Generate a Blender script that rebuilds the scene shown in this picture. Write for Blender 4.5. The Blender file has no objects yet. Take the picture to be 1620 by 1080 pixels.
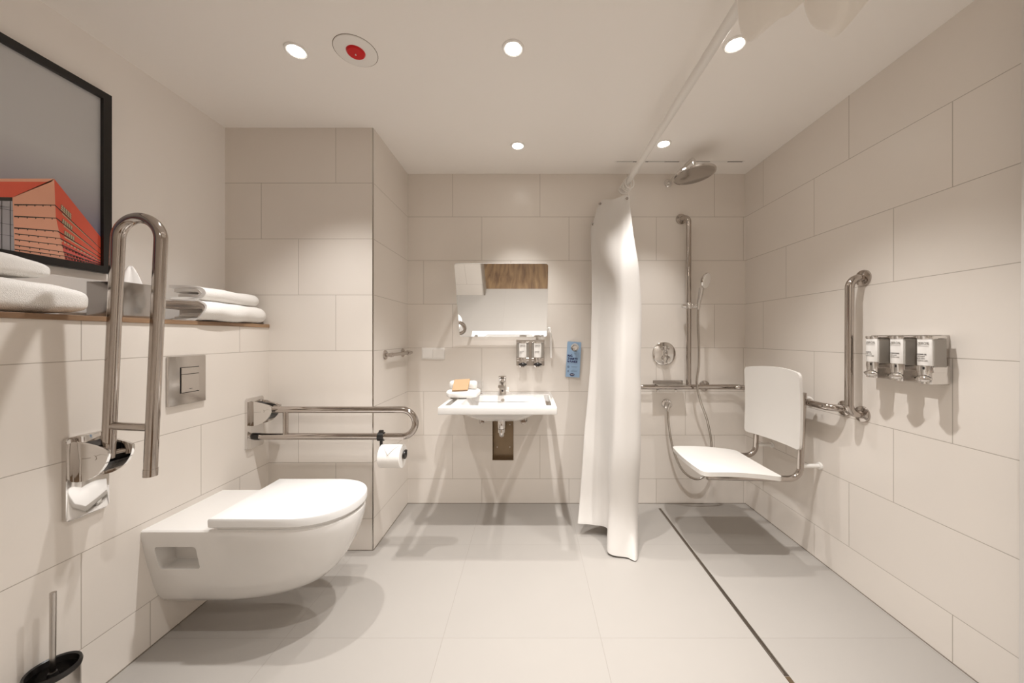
import bpy, bmesh, math, random
from math import pi, sin, cos, radians as R
from mathutils import Vector as V, Matrix, noise
random.seed(7)
COL = bpy.context.scene.collection
SC = bpy.context.scene

# ------------------------------------------------------------------ materials
def new_mat(name):
    m = bpy.data.materials.new(name); m.use_nodes = True
    nt = m.node_tree
    return m, nt, nt.nodes['Principled BSDF']

def pbr(name, col, rough=0.5, metal=0.0, coat=0.0, spec=0.5, trans=0.0, bump=0.0, bscale=300, mottled=0.0, sub=0.0, ior=1.45, coat_rough=0.05):
    m, nt, b = new_mat(name)
    c = (*col, 1)
    b.inputs['Base Color'].default_value = c
    b.inputs['Roughness'].default_value = rough
    b.inputs['Metallic'].default_value = metal
    b.inputs['Coat Weight'].default_value = coat
    b.inputs['Coat Roughness'].default_value = coat_rough
    b.inputs['Specular IOR Level'].default_value = spec
    b.inputs['Transmission Weight'].default_value = trans
    b.inputs['IOR'].default_value = ior
    if sub:
        b.inputs['Subsurface Weight'].default_value = sub
        b.inputs['Subsurface Radius'].default_value = (0.01, 0.01, 0.01)
    tc = nt.nodes.new('ShaderNodeTexCoord')
    if mottled:
        n = nt.nodes.new('ShaderNodeTexNoise'); n.inputs['Scale'].default_value = 6; n.inputs['Detail'].default_value = 5
        nt.links.new(tc.outputs['Object'], n.inputs['Vector'])
        r = nt.nodes.new('ShaderNodeValToRGB')
        r.color_ramp.elements[0].position = .3; r.color_ramp.elements[1].position = .7
        r.color_ramp.elements[0].color = (*[x*(1-mottled) for x in col], 1); r.color_ramp.elements[1].color = c
        nt.links.new(n.outputs['Fac'], r.inputs['Fac']); nt.links.new(r.outputs['Color'], b.inputs['Base Color'])
    if bump:
        n = nt.nodes.new('ShaderNodeTexNoise'); n.inputs['Scale'].default_value = bscale; n.inputs['Detail'].default_value = 3
        nt.links.new(tc.outputs['Object'], n.inputs['Vector'])
        bp = nt.nodes.new('ShaderNodeBump'); bp.inputs['Strength'].default_value = bump; bp.inputs['Distance'].default_value = .004
        nt.links.new(n.outputs['Fac'], bp.inputs['Height']); nt.links.new(bp.outputs['Normal'], b.inputs['Normal'])
    return m

def tile_mat(name, ua, va, uoff, voff, w, h, shift, tile, grout, rough=.3, gw=.0028, spec=.4):
    """Running bond tiles on world axes ua (along) and va (up): joints at ua = uoff - shift*row + k*w, rows start at va = voff."""
    m, nt, b = new_mat(name); N, L = nt.nodes, nt.links
    g = N.new('ShaderNodeNewGeometry'); s = N.new('ShaderNodeSeparateXYZ'); L.new(g.outputs['Position'], s.inputs[0])
    def op(o, a, c=None, d=None):
        n = N.new('ShaderNodeMath'); n.operation = o
        for i, x in enumerate((a, c, d)):
            if x is None: continue
            if isinstance(x, (int, float)): n.inputs[i].default_value = x
            else: L.new(x, n.inputs[i])
        return n.outputs[0]
    u, v = s.outputs[ua], s.outputs[va]
    vr = op('DIVIDE', op('SUBTRACT', v, voff), h)
    row = op('ADD', op('FLOOR', vr), 1.0)
    ur = op('DIVIDE', op('SUBTRACT', op('ADD', u, op('MULTIPLY', row, shift)), uoff), w)
    col = op('FLOOR', ur)
    fu, fv = op('FRACT', ur), op('FRACT', vr)
    du = op('MULTIPLY', op('MINIMUM', fu, op('SUBTRACT', 1.0, fu)), w)
    dv = op('MULTIPLY', op('MINIMUM', fv, op('SUBTRACT', 1.0, fv)), h)
    d = op('MINIMUM', du, dv)
    mr = N.new('ShaderNodeMapRange'); mr.interpolation_type = 'SMOOTHSTEP'
    mr.inputs['From Min'].default_value = gw*.3; mr.inputs['From Max'].default_value = gw*.62
    L.new(d, mr.inputs['Value'])
    # a slight tone of its own for each tile, and a fine stone-like mottling
    wn = N.new('ShaderNodeTexWhiteNoise'); wn.noise_dimensions = '2D'
    cb = N.new('ShaderNodeCombineXYZ'); L.new(col, cb.inputs[0]); L.new(row, cb.inputs[1]); L.new(cb.outputs[0], wn.inputs['Vector'])
    ns = N.new('ShaderNodeTexNoise'); ns.inputs['Scale'].default_value = 5; ns.inputs['Detail'].default_value = 6
    L.new(g.outputs['Position'], ns.inputs['Vector'])
    k = op('ADD', op('MULTIPLY', wn.outputs['Value'], .025), op('MULTIPLY', ns.outputs['Fac'], .04))
    k = op('ADD', k, .955)
    vm = N.new('ShaderNodeVectorMath'); vm.operation = 'SCALE'; vm.inputs[0].default_value = tile; L.new(k, vm.inputs['Scale'])
    mx = N.new('ShaderNodeMix'); mx.data_type = 'RGBA'
    L.new(mr.outputs[0], mx.inputs[0]); mx.inputs[6].default_value = (*grout, 1); L.new(vm.outputs[0], mx.inputs[7])
    L.new(mx.outputs[2], b.inputs['Base Color'])
    b.inputs['Roughness'].default_value = rough; b.inputs['Specular IOR Level'].default_value = spec
    bp = N.new('ShaderNodeBump'); bp.inputs['Strength'].default_value = .35; bp.inputs['Distance'].default_value = .0015
    L.new(mr.outputs[0], bp.inputs['Height']); L.new(bp.outputs['Normal'], b.inputs['Normal'])
    return m

def wood_mat(name, c1, c2, axis, scale=1.0, rough=.45):
    m, nt, b = new_mat(name); N, L = nt.nodes, nt.links
    g = N.new('ShaderNodeNewGeometry'); mp = N.new('ShaderNodeMapping')
    sc = [14*scale]*3; sc[axis] = 1.6*scale
    mp.inputs['Scale'].default_value = sc
    L.new(g.outputs['Position'], mp.inputs['Vector'])
    n = N.new('ShaderNodeTexNoise'); n.inputs['Scale'].default_value = 2.2; n.inputs['Detail'].default_value = 8; n.inputs['Distortion'].default_value = .6
    L.new(mp.outputs[0], n.inputs['Vector'])
    r = N.new('ShaderNodeValToRGB')
    r.color_ramp.elements[0].position = .33; r.color_ramp.elements[1].position = .68
    r.color_ramp.elements[0].color = (*c1, 1); r.color_ramp.elements[1].color = (*c2, 1)
    L.new(n.outputs['Fac'], r.inputs['Fac']); L.new(r.outputs['Color'], b.inputs['Base Color'])
    b.inputs['Roughness'].default_value = rough
    return m

def emit_mat(name, col, k):
    m, nt, b = new_mat(name)
    b.inputs['Base Color'].default_value = (.9, .9, .9, 1)
    b.inputs['Emission Color'].default_value = (*col, 1); b.inputs['Emission Strength'].default_value = k
    return m

def cloth_mat(name, col, trans, rough=.55):
    m, nt, b = new_mat(name); N, L = nt.nodes, nt.links
    b.inputs['Base Color'].default_value = (*col, 1); b.inputs['Roughness'].default_value = rough
    b.inputs['Sheen Weight'].default_value = .1
    t = N.new('ShaderNodeBsdfTranslucent'); t.inputs['Color'].default_value = (*col, 1)
    mx = N.new('ShaderNodeMixShader'); mx.inputs[0].default_value = trans
    L.new(b.outputs[0], mx.inputs[1]); L.new(t.outputs[0], mx.inputs[2])
    L.new(mx.outputs[0], N['Material Output'].inputs['Surface'])
    tc = N.new('ShaderNodeTexCoord'); n = N.new('ShaderNodeTexNoise'); n.inputs['Scale'].default_value = 9; n.inputs['Detail'].default_value = 4
    L.new(tc.outputs['Object'], n.inputs['Vector'])
    bp = N.new('ShaderNodeBump'); bp.inputs['Strength'].default_value = .12; bp.inputs['Distance'].default_value = .01
    L.new(n.outputs['Fac'], bp.inputs['Height']); L.new(bp.outputs['Normal'], b.inputs['Normal'])
    return m

TILE = (.775, .725, .67); GROUT = (.45, .405, .355)
M = {
 'tile_back':  tile_mat('stone tile back', 0, 2, -.33, .169, .6, .3, .2, TILE, GROUT),
 'tile_right': tile_mat('stone tile right', 1, 2, 1.2326, .169, .6, .3, .2, TILE, GROUT),
 'tile_left':  tile_mat('stone tile left', 1, 2, 1.297, .169, .6, .3, .2, TILE, GROUT),
 'tile_shaft': tile_mat('stone tile shaft front', 0, 2, -.24, .169, .6, .3, .2, TILE, GROUT),
 'tile_front': tile_mat('stone tile front', 0, 2, -.03, .169, .6, .3, .2, TILE, GROUT),
 'tile_side':  tile_mat('stone tile shaft side', 1, 2, 2.9, .169, 9, .3, 0, TILE, GROUT),
 'floor':      tile_mat('floor tile', 0, 1, -.33, 1.335, .6, .6, 0, (.345, .321, .295), (.293, .270, .245), rough=.42, gw=.0022, spec=.35),
 'paint':      pbr('white wall paint', (.88, .845, .81), .65, bump=.05, bscale=150),
 'ceiling':    pbr('white ceiling paint', (.925, .895, .86), .6, bump=.03, bscale=120),
 'ceramic':    pbr('white ceramic', (.75, .735, .715), .08, coat=.6, spec=.5),
 'plastic':    pbr('white plastic', (.86, .84, .81), .28),
 'lid':        pbr('white toilet seat plastic', (.76, .755, .745), .22),
 'seatplast':  pbr('white shower seat plastic', (.74, .715, .68), .4),
 'steel':      pbr('polished steel', (.50, .455, .42), .10, metal=1),
 'chrome':     pbr('bright chrome', (.74, .72, .70), .05, metal=1),
 'satin':      pbr('satin chrome', (.55, .52, .49), .22, metal=1),
 'bronze':     pbr('bronze recess metal', (.27, .20, .13), .32, metal=.85, mottled=.3),
 'drain':      pbr('dark drain steel', (.13, .105, .085), .35, metal=.8),
 'slot_shade':       pbr('dark slot shade', (.012, .011, .010), .6),  # shade inside slots and gaps, put in as colour
 'black':      pbr('black plastic', (.018, .016, .015), .35),
 'blackframe': pbr('black frame lacquer', (.012, .010, .009), .3),
 'mirror':     pbr('mirror silver', (.93, .93, .92), .0, metal=1),
 'mirror_edge':pbr('ground glass edge', (.75, .76, .74), .3),
 'towel':      pbr('white terry', (.87, .85, .82), .9, bump=.55, bscale=420, spec=.15),
 'tissue':     pbr('white tissue', (.90, .88, .86), .8, spec=.2),
 'paper':      pbr('white toilet paper', (.90, .88, .85), .85, spec=.2, bump=.15, bscale=300),
 'core':       pbr('cardboard core', (.35, .26, .17), .8),
 'shelf':      wood_mat('walnut board', (.20, .115, .062), (.38, .24, .14), 1),
 'hall_floor': wood_mat('oak hall floor', (.10, .052, .024), (.23, .145, .072), 1, .55),
 'kraft':      pbr('kraft card', (.60, .40, .23), .7, mottled=.12),
 'blue':       pbr('light blue card', (.30, .44, .62), .5, mottled=.05),
 'navy':       pbr('navy print', (.018, .022, .09), .5),
 'bluegrey':   pbr('grey blue print', (.17, .24, .36), .5),
 'frost':      pbr('frosted bottle plastic', (.45, .42, .38), .30, trans=.2),
 'label':      pbr('white label', (.82, .80, .77), .5),
 'ink':        pbr('grey ink', (.13, .12, .115), .6),
 'inkpale':    pbr('pale grey ink', (.34, .32, .30), .6),
 'red':        pbr('red sounder plastic', (.62, .006, .010), .3),
 'glass':      pbr('clear glass', (1, 1, 1), .0, trans=1.0, ior=1.45),
 'curtain':    cloth_mat('white curtain fabric', (.70, .67, .635), .15),
 'curtain_thin': cloth_mat('thin white curtain fabric', (.93, .905, .87), .55, .95),
 'eyelet':     pbr('steel eyelet', (.35, .31, .28), .25, metal=1),
 'rod':        pbr('white rod enamel', (.80, .775, .74), .35),
 'hose':       pbr('metal hose', (.50, .46, .42), .22, metal=1),
 'brush':      pbr('black bristle', (.02, .02, .02), .8),
 'jamb':       pbr('grey door jamb', (.30, .26, .22), .4),
 'sealant':    pbr('dark floor sealant', (.20, .17, .14), .6),
 'lamp':       emit_mat('lit lamp lens', (1, .95, .88), 30),
}
# ------------------------------------------------------------------ object helpers
def bm_new(): return bmesh.new()

def obj(name, bm, mat, parent=None, smooth=35, base=None):
    """Link a bmesh (built in room coordinates) as ONE mesh object; under a parent its vertices become relative to the thing's base."""
    off = V((0, 0, 0))
    if parent is not None:
        r = parent
        while r.parent is not None: r = r.parent
        off = V(r.location)
    elif base is not None: off = V(base)
    bmesh.ops.recalc_face_normals(bm, faces=bm.faces)
    bm.transform(Matrix.Translation(-off))
    me = bpy.data.meshes.new(name); bm.to_mesh(me); bm.free()
    for mm in (mat if isinstance(mat, (list, tuple)) else [mat]): me.materials.append(M[mm] if isinstance(mm, str) else mm)
    if smooth:
        me.polygons.foreach_set('use_smooth', [True]*len(me.polygons))
        me.set_sharp_from_angle(angle=R(smooth))
    o = bpy.data.objects.new(name, me); COL.objects.link(o)
    if parent is not None: o.parent = parent
    elif base is not None: o.location = base
    return o

def tag(o, label=None, cat=None, group=None, kind=None):
    if label: o['label'] = label
    if cat: o['category'] = cat
    if group: o['group'] = group
    if kind: o['kind'] = kind
    return o

def thing(name, loc, label, cat, group=None):
    o = bpy.data.objects.new(name, None); COL.objects.link(o)
    o.location = loc; o.empty_display_size = .05
    return tag(o, label, cat, group)

def copy_tree(o, d, label, skip=()):
    """A copy of a thing with its parts and sub-parts, moved by d; mesh data shared."""
    def cp(x, p):
        c = x.copy(); COL.objects.link(c)
        if p: c.parent = p
        for ch in [k for k in bpy.data.objects if k.parent is x and k.type != 'LIGHT']: cp(ch, c)
        return c
    c = cp(o, None); c.location = V(o.location) + V(d); c['label'] = label
    return c

def box(bm, lo, hi, bev=0, seg=2, mat=None):
    lo, hi = V(lo), V(hi)
    r = bmesh.ops.create_cube(bm, size=1)
    vs = r['verts']
    for v in vs: v.co = V(((lo.x+hi.x)/2 + v.co.x*(hi.x-lo.x), (lo.y+hi.y)/2 + v.co.y*(hi.y-lo.y), (lo.z+hi.z)/2 + v.co.z*(hi.z-lo.z)))
    fs = list({f for v in vs for f in v.link_faces})
    if mat is not None:
        for f in fs: f.material_index = mat
    if bev:
        es = list({e for v in vs for e in v.link_edges})
        bmesh.ops.bevel(bm, geom=es, offset=bev, segments=seg, affect='EDGES', profile=.5)

def fillet(pts, r, n=8):
    """Round the inner corners of a polyline."""
    pts = [V(p) for p in pts]; out = [pts[0]]
    for i in range(1, len(pts)-1):
        p, a, b = pts[i], pts[i-1], pts[i+1]
        rr = r[i-1] if isinstance(r, (list, tuple)) else r
        d1, d2 = (a-p).normalized(), (b-p).normalized()
        ang = d1.angle(d2)
        if rr <= 0 or ang > pi-.01: out.append(p); continue
        t = min(rr/math.tan(ang/2), (a-p).length*.499 if i > 1 else (a-p).length*.99, (b-p).length*.499 if i < len(pts)-2 else (b-p).length*.99)
        rad = t*math.tan(ang/2)
        c = p + (d1+d2).normalized()*(rad/sin(ang/2))
        s, e = p+d1*t-c, p+d2*t-c
        tot = s.angle(e); ax = s.cross(e).normalized()
        for k in range(n+1): out.append(c + Matrix.Rotation(tot*k/n, 3, ax) @ s)
    out.append(pts[-1]); return out

def spline(pts, n=8):
    pts = [V(p) for p in pts]; P = [2*pts[0]-pts[1]] + pts + [2*pts[-1]-pts[-2]]; out = []
    for i in range(1, len(P)-2):
        for k in range(n):
            t = k/n; a, b, c, d = P[i-1:i+3]
            out.append(.5*((2*b) + (c-a)*t + (2*a-5*b+4*c-d)*t*t + (3*b-a-3*c+d)*t**3))
    out.append(pts[-1]); return out

def tube(bm, pts, r, n=18, cap=True, closed=False):
    pts = [V(p) for p in pts]; N = len(pts)
    rad = r if isinstance(r, (list, tuple)) else [r]*N
    tan = []
    for i in range(N):
        if closed: t = pts[(i+1) % N]-pts[i-1]
        else: t = pts[min(i+1, N-1)]-pts[max(i-1, 0)]
        tan.append(t.normalized())
    a = V((0, 0, 1)) if abs(tan[0].z) < .9 else V((1, 0, 0))
    u = tan[0].cross(a).normalized(); rings = []
    for i in range(N):
        if i: u = (u - tan[i]*u.dot(tan[i])).normalized()
        w = tan[i].cross(u)
        rings.append([bm.verts.new(pts[i]+(u*cos(2*pi*k/n)+w*sin(2*pi*k/n))*rad[i]) for k in range(n)])
    skin(bm, rings, closed=closed)
    if cap and not closed:
        bm.faces.new(rings[0]); bm.faces.new(rings[-1])

def skin(bm, rings, closed=False, wrap=True):
    n = len(rings[0])
    for i in range(len(rings) if closed else len(rings)-1):
        A, B = rings[i], rings[(i+1) % len(rings)]
        for k in range(n if wrap else n-1):
            bm.faces.new((A[k], A[(k+1) % n], B[(k+1) % n], B[k]))

def lathe(bm, prof, o, axis=(0, 0, 1), n=40, cap=True):
    """prof: (radius, distance along the axis)."""
    o, ax = V(o), V(axis).normalized()
    a = V((0, 0, 1)) if abs(ax.z) < .9 else V((1, 0, 0))
    u = ax.cross(a).normalized(); w = ax.cross(u)
    rings = [[bm.verts.new(o+ax*d+(u*cos(2*pi*k/n)+w*sin(2*pi*k/n))*max(r, 1e-4)) for k in range(n)] for r, d in prof]
    skin(bm, rings)
    if cap: bm.faces.new(rings[0]); bm.faces.new(rings[-1])

def loft(bm, secs, cap=True):
    rings = [[bm.verts.new(V(p)) for p in s] for s in secs]
    skin(bm, rings)
    if cap: bm.faces.new(rings[0]); bm.faces.new(rings[-1])
    return rings

def prism(bm, pts, d, bev=0, seg=2):
    """Polygon pts (3-D, planar) extruded along d."""
    a = [bm.verts.new(V(p)) for p in pts]; b = [bm.verts.new(V(p)+V(d)) for p in pts]
    n = len(a); fs = [bm.faces.new(a), bm.faces.new(b)]
    for k in range(n): fs.append(bm.faces.new((a[k], a[(k+1) % n], b[(k+1) % n], b[k])))
    if bev:
        es = list(set(fs[0].edges) | set(fs[1].edges))
        bmesh.ops.bevel(bm, geom=es, offset=bev, segments=seg, affect='EDGES', profile=.5)

def rrect(w, h, r, n=6):
    out = []
    for cx, cy, a0 in ((w/2-r, h/2-r, 0), (-w/2+r, h/2-r, 90), (-w/2+r, -h/2+r, 180), (w/2-r, -h/2+r, 270)):
        for k in range(n+1):
            a = R(a0+90*k/n); out.append((cx+r*cos(a), cy+r*sin(a)))
    return out

def quad(bm, a, b, c, d, mat=0):
    f = bm.faces.new([bm.verts.new(V(p)) for p in (a, b, c, d)]); f.material_index = mat; return f

def slab(bm, P, d):
    """P[i][j] grid of points thickened by the vector d (or a function of i, j)."""
    A = [[bm.verts.new(V(p)) for p in row] for row in P]
    B = [[bm.verts.new(V(p)+V(d)) for p in row] for row in P]
    ni, nj = len(P), len(P[0])
    for i in range(ni-1):
        for j in range(nj-1):
            bm.faces.new((A[i][j], A[i+1][j], A[i+1][j+1], A[i][j+1]))
            bm.faces.new((B[i][j], B[i][j+1], B[i+1][j+1], B[i+1][j]))
    rim = [(i, 0) for i in range(ni)] + [(ni-1, j) for j in range(1, nj)] + [(i, nj-1) for i in range(ni-2, -1, -1)] + [(0, j) for j in range(nj-2, 0, -1)]
    for k in range(len(rim)):
        (a, b), (c, e) = rim[k], rim[(k+1) % len(rim)]
        bm.faces.new((A[a][b], A[c][e], B[c][e], B[a][b]))

def boolean_cut(o, cutters):
    for c in cutters:
        md = o.modifiers.new('cut', 'BOOLEAN'); md.operation = 'DIFFERENCE'; md.object = c; md.solver = 'EXACT'
    bpy.context.view_layer.update()
    dg = bpy.context.evaluated_depsgraph_get()
    me = bpy.data.meshes.new_from_object(o.evaluated_get(dg))
    o.modifiers.clear(); old = o.data; o.data = me; bpy.data.meshes.remove(old)
    for c in cutters:
        m_ = c.data; bpy.data.objects.remove(c); bpy.data.meshes.remove(m_)
    me.polygons.foreach_set('use_smooth', [True]*len(me.polygons)); me.set_sharp_from_angle(angle=R(35))

def text(s, size, mat, parent, loc, xdir, up, width=None, thick=.0004, name='lettering', spacing=1.0, bold=0):
    cu = bpy.data.curves.new('t', 'FONT'); cu.body = s; cu.size = size; cu.extrude = thick; cu.space_character = spacing; cu.offset = bold
    cu.resolution_u = 3
    to = bpy.data.objects.new('t', cu); COL.objects.link(to)
    bpy.context.view_layer.update()
    me = bpy.data.meshes.new_from_object(to.evaluated_get(bpy.context.evaluated_depsgraph_get()))
    bpy.data.objects.remove(to); bpy.data.curves.remove(cu)
    bm = bmesh.new(); bm.from_mesh(me); bpy.data.meshes.remove(me)
    x = V(xdir).normalized(); y = V(up).normalized(); z = x.cross(y)
    k = 1
    if width:
        xs = [v.co.x for v in bm.verts]; k = width/(max(xs)-min(xs)); 
        for v in bm.verts: v.co.x = (v.co.x-min(xs))*k
    mt = Matrix((x, y, z)).transposed().to_4x4(); mt.translation = V(loc)
    bm.transform(mt)
    return obj(name, bm, mat, parent, smooth=0)

# ------------------------------------------------------------------ room shell
CZ = 2.265          # ceiling height
XR, XL, XLU = 1.483, -1.40, -1.634
YB, YF, YC = 2.417, .25, 1.885
XC = -.839          # right face of the pipe shaft
def struct(name, bm, mat, smooth=0):
    return tag(obj(name, bm, mat, None, smooth), kind='structure')

b = bm_new(); box(b, (-2.0, .10, -.1), (1.7, 2.6, 0)); struct('floor', b, 'floor')
b = bm_new(); box(b, (-2.0, .10, CZ), (1.7, 2.6, CZ+.1)); struct('ceiling', b, 'ceiling')
# back wall with the opening for the trap recess under the basin
RX0, RX1, RZ0, RZ1 = -.2555, -.1115, .297, .60
b = bm_new()
box(b, (-1.0, YB, 0), (RX0, YB+.12, CZ)); box(b, (RX1, YB, 0), (XR+.1, YB+.12, CZ))
box(b, (RX0, YB, 0), (RX1, YB+.12, RZ0)); box(b, (RX0, YB, RZ1), (RX1, YB+.12, CZ))
struct('wall_back', b, 'tile_back')
b = bm_new(); box(b, (XR, .12, 0), (XR+.1, YB+.12, CZ)); struct('wall_right', b, 'tile_right')
b = bm_new(); box(b, (XLU-.1, YF, 0), (XL, YC, 1.1935)); struct('wall_left', b, 'tile_left')
b = bm_new(); box(b, (XLU-.1, .12, 1.1935), (XLU, YC, CZ)); struct('wall_left_upper', b, 'paint')
b = bm_new(); box(b, (XLU-.1, YC, 0), (XC, YB+.12, CZ))
b.faces.ensure_lookup_table()
for f in b.faces: f.material_index = 1 if f.calc_center_median().x > XC-.01 else 0
struct('wall_shaft', b, ['tile_shaft', 'tile_side'])
b = bm_new(); box(b, (XC-.005, YC-.0012, 0), (XC+.0012, YC+.005, CZ-.002), .0005, 1); struct('trim_1', b, 'satin')
# dark sealant joints where the walls meet the floor
for k, (lo, hi) in enumerate((((XR-.0035, YF, 0), (XR, YB, .0025)), ((XL, YF, 0), (XL+.0035, YC, .0025)), ((XC, YB-.0035, 0), (XR, YB, .0025)), ((XL, YC-.0035, 0), (XC, YC, .0025)), ((XC, YC, 0), (XC+.0035, YB, .0025)))):
    b = bm_new(); box(b, lo, hi); struct('trim_%d' % (k+3), b, 'sealant')
# entrance wall behind the camera, with a doorway onto the hall
DX0, DX1 = -.62, .50
b = bm_new()
box(b, (-2.0, .10, 0), (DX0, YF, CZ)); box(b, (DX1, .10, 0), (XR+.1, YF, CZ)); box(b, (DX0, .10, 2.08), (DX1, YF, CZ))
struct('wall_front', b, 'tile_front')
b = bm_new()
box(b, (DX0, .092, 0), (DX0+.02, YF+.006, 2.08)); box(b, (DX1-.02, .092, 0), (DX1, YF+.006, 2.08)); box(b, (DX0, .092, 2.06), (DX1, YF+.006, 2.08))
struct('trim_2', b, 'jamb')
b = bm_new(); box(b, (-2.0, -2.6, -.1), (1.7, .10, 0)); struct('floor_hall', b, 'hall_floor')
b = bm_new(); box(b, (-2.0, -2.6, 2.4), (1.7, .10, 2.5)); struct('ceiling_hall', b, 'ceiling')
b = bm_new(); box(b, (-2.0, .09, CZ), (1.7, .10, 2.5)); box(b, (-2.0, .09, 0), (DX0, .10, CZ)); box(b, (DX1, .09, 0), (1.7, .10, CZ)); struct('wall_hall_front', b, 'paint')
b = bm_new(); box(b, (-2.1, -2.7, 0), (1.8, -2.6, 2.5)); struct('wall_hall_end', b, 'paint')
b = bm_new(); box(b, (-2.1, -2.6, 0), (-2.0, .10, 2.5)); struct('wall_hall_left', b, 'paint')
b = bm_new(); box(b, (1.7, -2.6, 0), (1.8, .10, 2.5)); struct('wall_hall_right', b, 'paint')

# ------------------------------------------------------------------ lights
DOWN = [(-.914, 1.377, 'round recessed ceiling spotlight above the toilet, beside the red disc'),
        (-.064, 1.365, 'round recessed ceiling spotlight in mid-ceiling, right of the red disc'),
        (.787, 1.347, 'round recessed ceiling spotlight beside the white curtain rod, near the hanging curtain folds'),
        (-.07, 2.059, 'round recessed ceiling spotlight straight above the washbasin'),
        (.777, 2.039, 'round recessed ceiling spotlight by the overhead shower and ceiling slot'),
        (-.055, .76, 'recessed ceiling spotlight above the camera, in line with the washbasin'),
        (.800, .56, 'added fill spotlight in the ceiling out of view, nearest the triple dispenser')]  # the last is an unseen fill lamp added to brighten the near floor
E_SPOT = 54.0
proto = None
for i, (x, y, lab) in enumerate(DOWN):
    if proto is None:
        t = thing('downlight', (x, y, CZ), lab, 'ceiling light', 'recessed spotlights in the bathroom ceiling')
        b = bm_new(); lathe(b, [(.031, -.0005), (.031, -.004), (.036, -.006), (.042, -.004), (.043, 0)], (x, y, CZ), cap=False); obj('trim_ring', b, 'plastic', t)
        b = bm_new(); lathe(b, [(.0005, -.003), (.031, -.003), (.031, -.001)], (x, y, CZ)); obj('lens', b, 'lamp', t)
        proto = t
    else:
        t = copy_tree(proto, V((x, y, CZ))-V(proto.location), lab)
    ld = bpy.data.lights.new('lamp', 'SPOT'); ld.energy = E_SPOT*(1.3, 1.95, 1.7, 1.25, .95, 1.3, 1.0)[i]; ld.spot_size = R(76 if i in (3, 4) else 97); ld.spot_blend = 1.0
    ld.shadow_soft_size = .018; ld.color = (1, .975, .95)
    lo = bpy.data.objects.new('lamp', ld); COL.objects.link(lo); lo.parent = t; lo.location = (0, 0, -.012)
for y in (-.55, -1.6):  # unseen area lights added to light the hall and fill the bathroom
    ld = bpy.data.lights.new('hall_fill', 'AREA'); ld.energy = 14; ld.size = .25; ld.color = (1, .95, .88)
    lo = bpy.data.objects.new('hall_fill', ld); COL.objects.link(lo); lo.location = (-.05, y, 2.395)

# ------------------------------------------------------------------ ceiling fittings
x, y = -.683, 1.38
t = thing('ceiling_sounder', (x, y, CZ), 'round white ceiling unit with a red disc in its centre', 'alarm')
b = bm_new(); lathe(b, [(.0005, -.004), (.074, -.004), (.078, -.0025), (.079, 0)], (x, y, CZ)); obj('cover_plate', b, 'plastic', t)
b = bm_new(); lathe(b, [(.0005, -.012), (.030, -.011), (.034, -.007), (.035, -.004)], (x, y, CZ)); obj('red_disc', b, 'red', t)
b = bm_new(); lathe(b, [(.0785, -.0006), (.0812, -.0006), (.0812, 0), (.0785, 0), (.0785, -.0006)], (x, y, CZ), cap=False); obj('edge_gap_shade', b, 'jamb', t)  # grey ring painted in for the shade at the cover's edge
b = bm_new(); lathe(b, [(.0005, -.016), (.003, -.0155), (.004, -.011)], (x, y, CZ), n=16); obj('sensor_pin', b, 'chrome', t)

t = thing('slot_vent', (.957, 2.244, CZ), 'long narrow white slot vent in the ceiling over the shower', 'vent')
b = bm_new(); box(b, (.541, 2.236, CZ-.003), (1.372, 2.252, CZ), .0008, 1); obj('vent_frame', b, 'plastic', t)
for x0, x1, w in ((.555, .656, .0012), (.658, .682, .0035), (.739, .757, .0035), (.757, .858, .0012), (.860, .954, .0035), (1.062, 1.151, .002), (1.263, 1.358, .0035)):
    b = bm_new(); box(b, (x0, 2.244-w, CZ-.0036), (x1, 2.244+w, CZ-.0028)); obj('vent_slot_shade', b, 'slot_shade', t, 0)  # near-black bars stand in for the shade inside the slots

# ------------------------------------------------------------------ picture
t = thing('framed_picture', (XLU, .90, 1.385), 'black framed print of a red building hanging above the towels', 'picture')
py0, py1, pz0, pz1 = .42, 1.3562, 1.3855, 2.072; fw = .0265; xf = XLU+.022
b = bm_new()
o_ = [(py0, pz0), (py1, pz0), (py1, pz1), (py0, pz1)]; i_ = [(py0+fw, pz0+fw), (py1-fw, pz0+fw), (py1-fw, pz1-fw), (py0+fw, pz1-fw)]
for k in range(4):
    k2 = (k+1) % 4
    prism(b, [(XLU, *o_[k]), (XLU, *o_[k2]), (XLU, *i_[k2]), (XLU, *i_[k])], (.022, 0, 0))
obj('frame', b, 'blackframe', t, 0)
def flat(name, col): return pbr(name, col, .5, coat=.8, coat_rough=.03)
msky, nt, pb = new_mat('printed sky with glass reflection'); pb.inputs['Coat Weight'].default_value = .8; pb.inputs['Coat Roughness'].default_value = .03; pb.inputs['Roughness'].default_value = .5
g = nt.nodes.new('ShaderNodeNewGeometry'); sx = nt.nodes.new('ShaderNodeSeparateXYZ'); nt.links.new(g.outputs['Position'], sx.inputs[0])
mr = nt.nodes.new('ShaderNodeMapRange'); mr.inputs['From Min'].default_value = 1.48; mr.inputs['From Max'].default_value = 1.78; nt.links.new(sx.outputs[2], mr.inputs[0])
rp = nt.nodes.new('ShaderNodeValToRGB'); rp.color_ramp.elements[0].color = (.085, .085, .21, 1); rp.color_ramp.elements[1].color = (.52, .52, .525, 1)  # print gradient, its top lightened to include the glass reflection
e_ = rp.color_ramp.elements.new(.45); e_.color = (.33, .305, .34, 1)
nt.links.new(mr.outputs[0], rp.inputs[0]); nt.links.new(rp.outputs[0], pb.inputs['Base Color'])
A = [msky, flat('printed salmon', (.82, .40, .27)), flat('printed red', (.74, .10, .05)), flat('printed black', (.02, .016, .012)),
     flat('printed grey', (.38, .37, .40)), flat('printed cream', (.62, .50, .33)), flat('printed crimson', (.68, .10, .08))]
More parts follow.
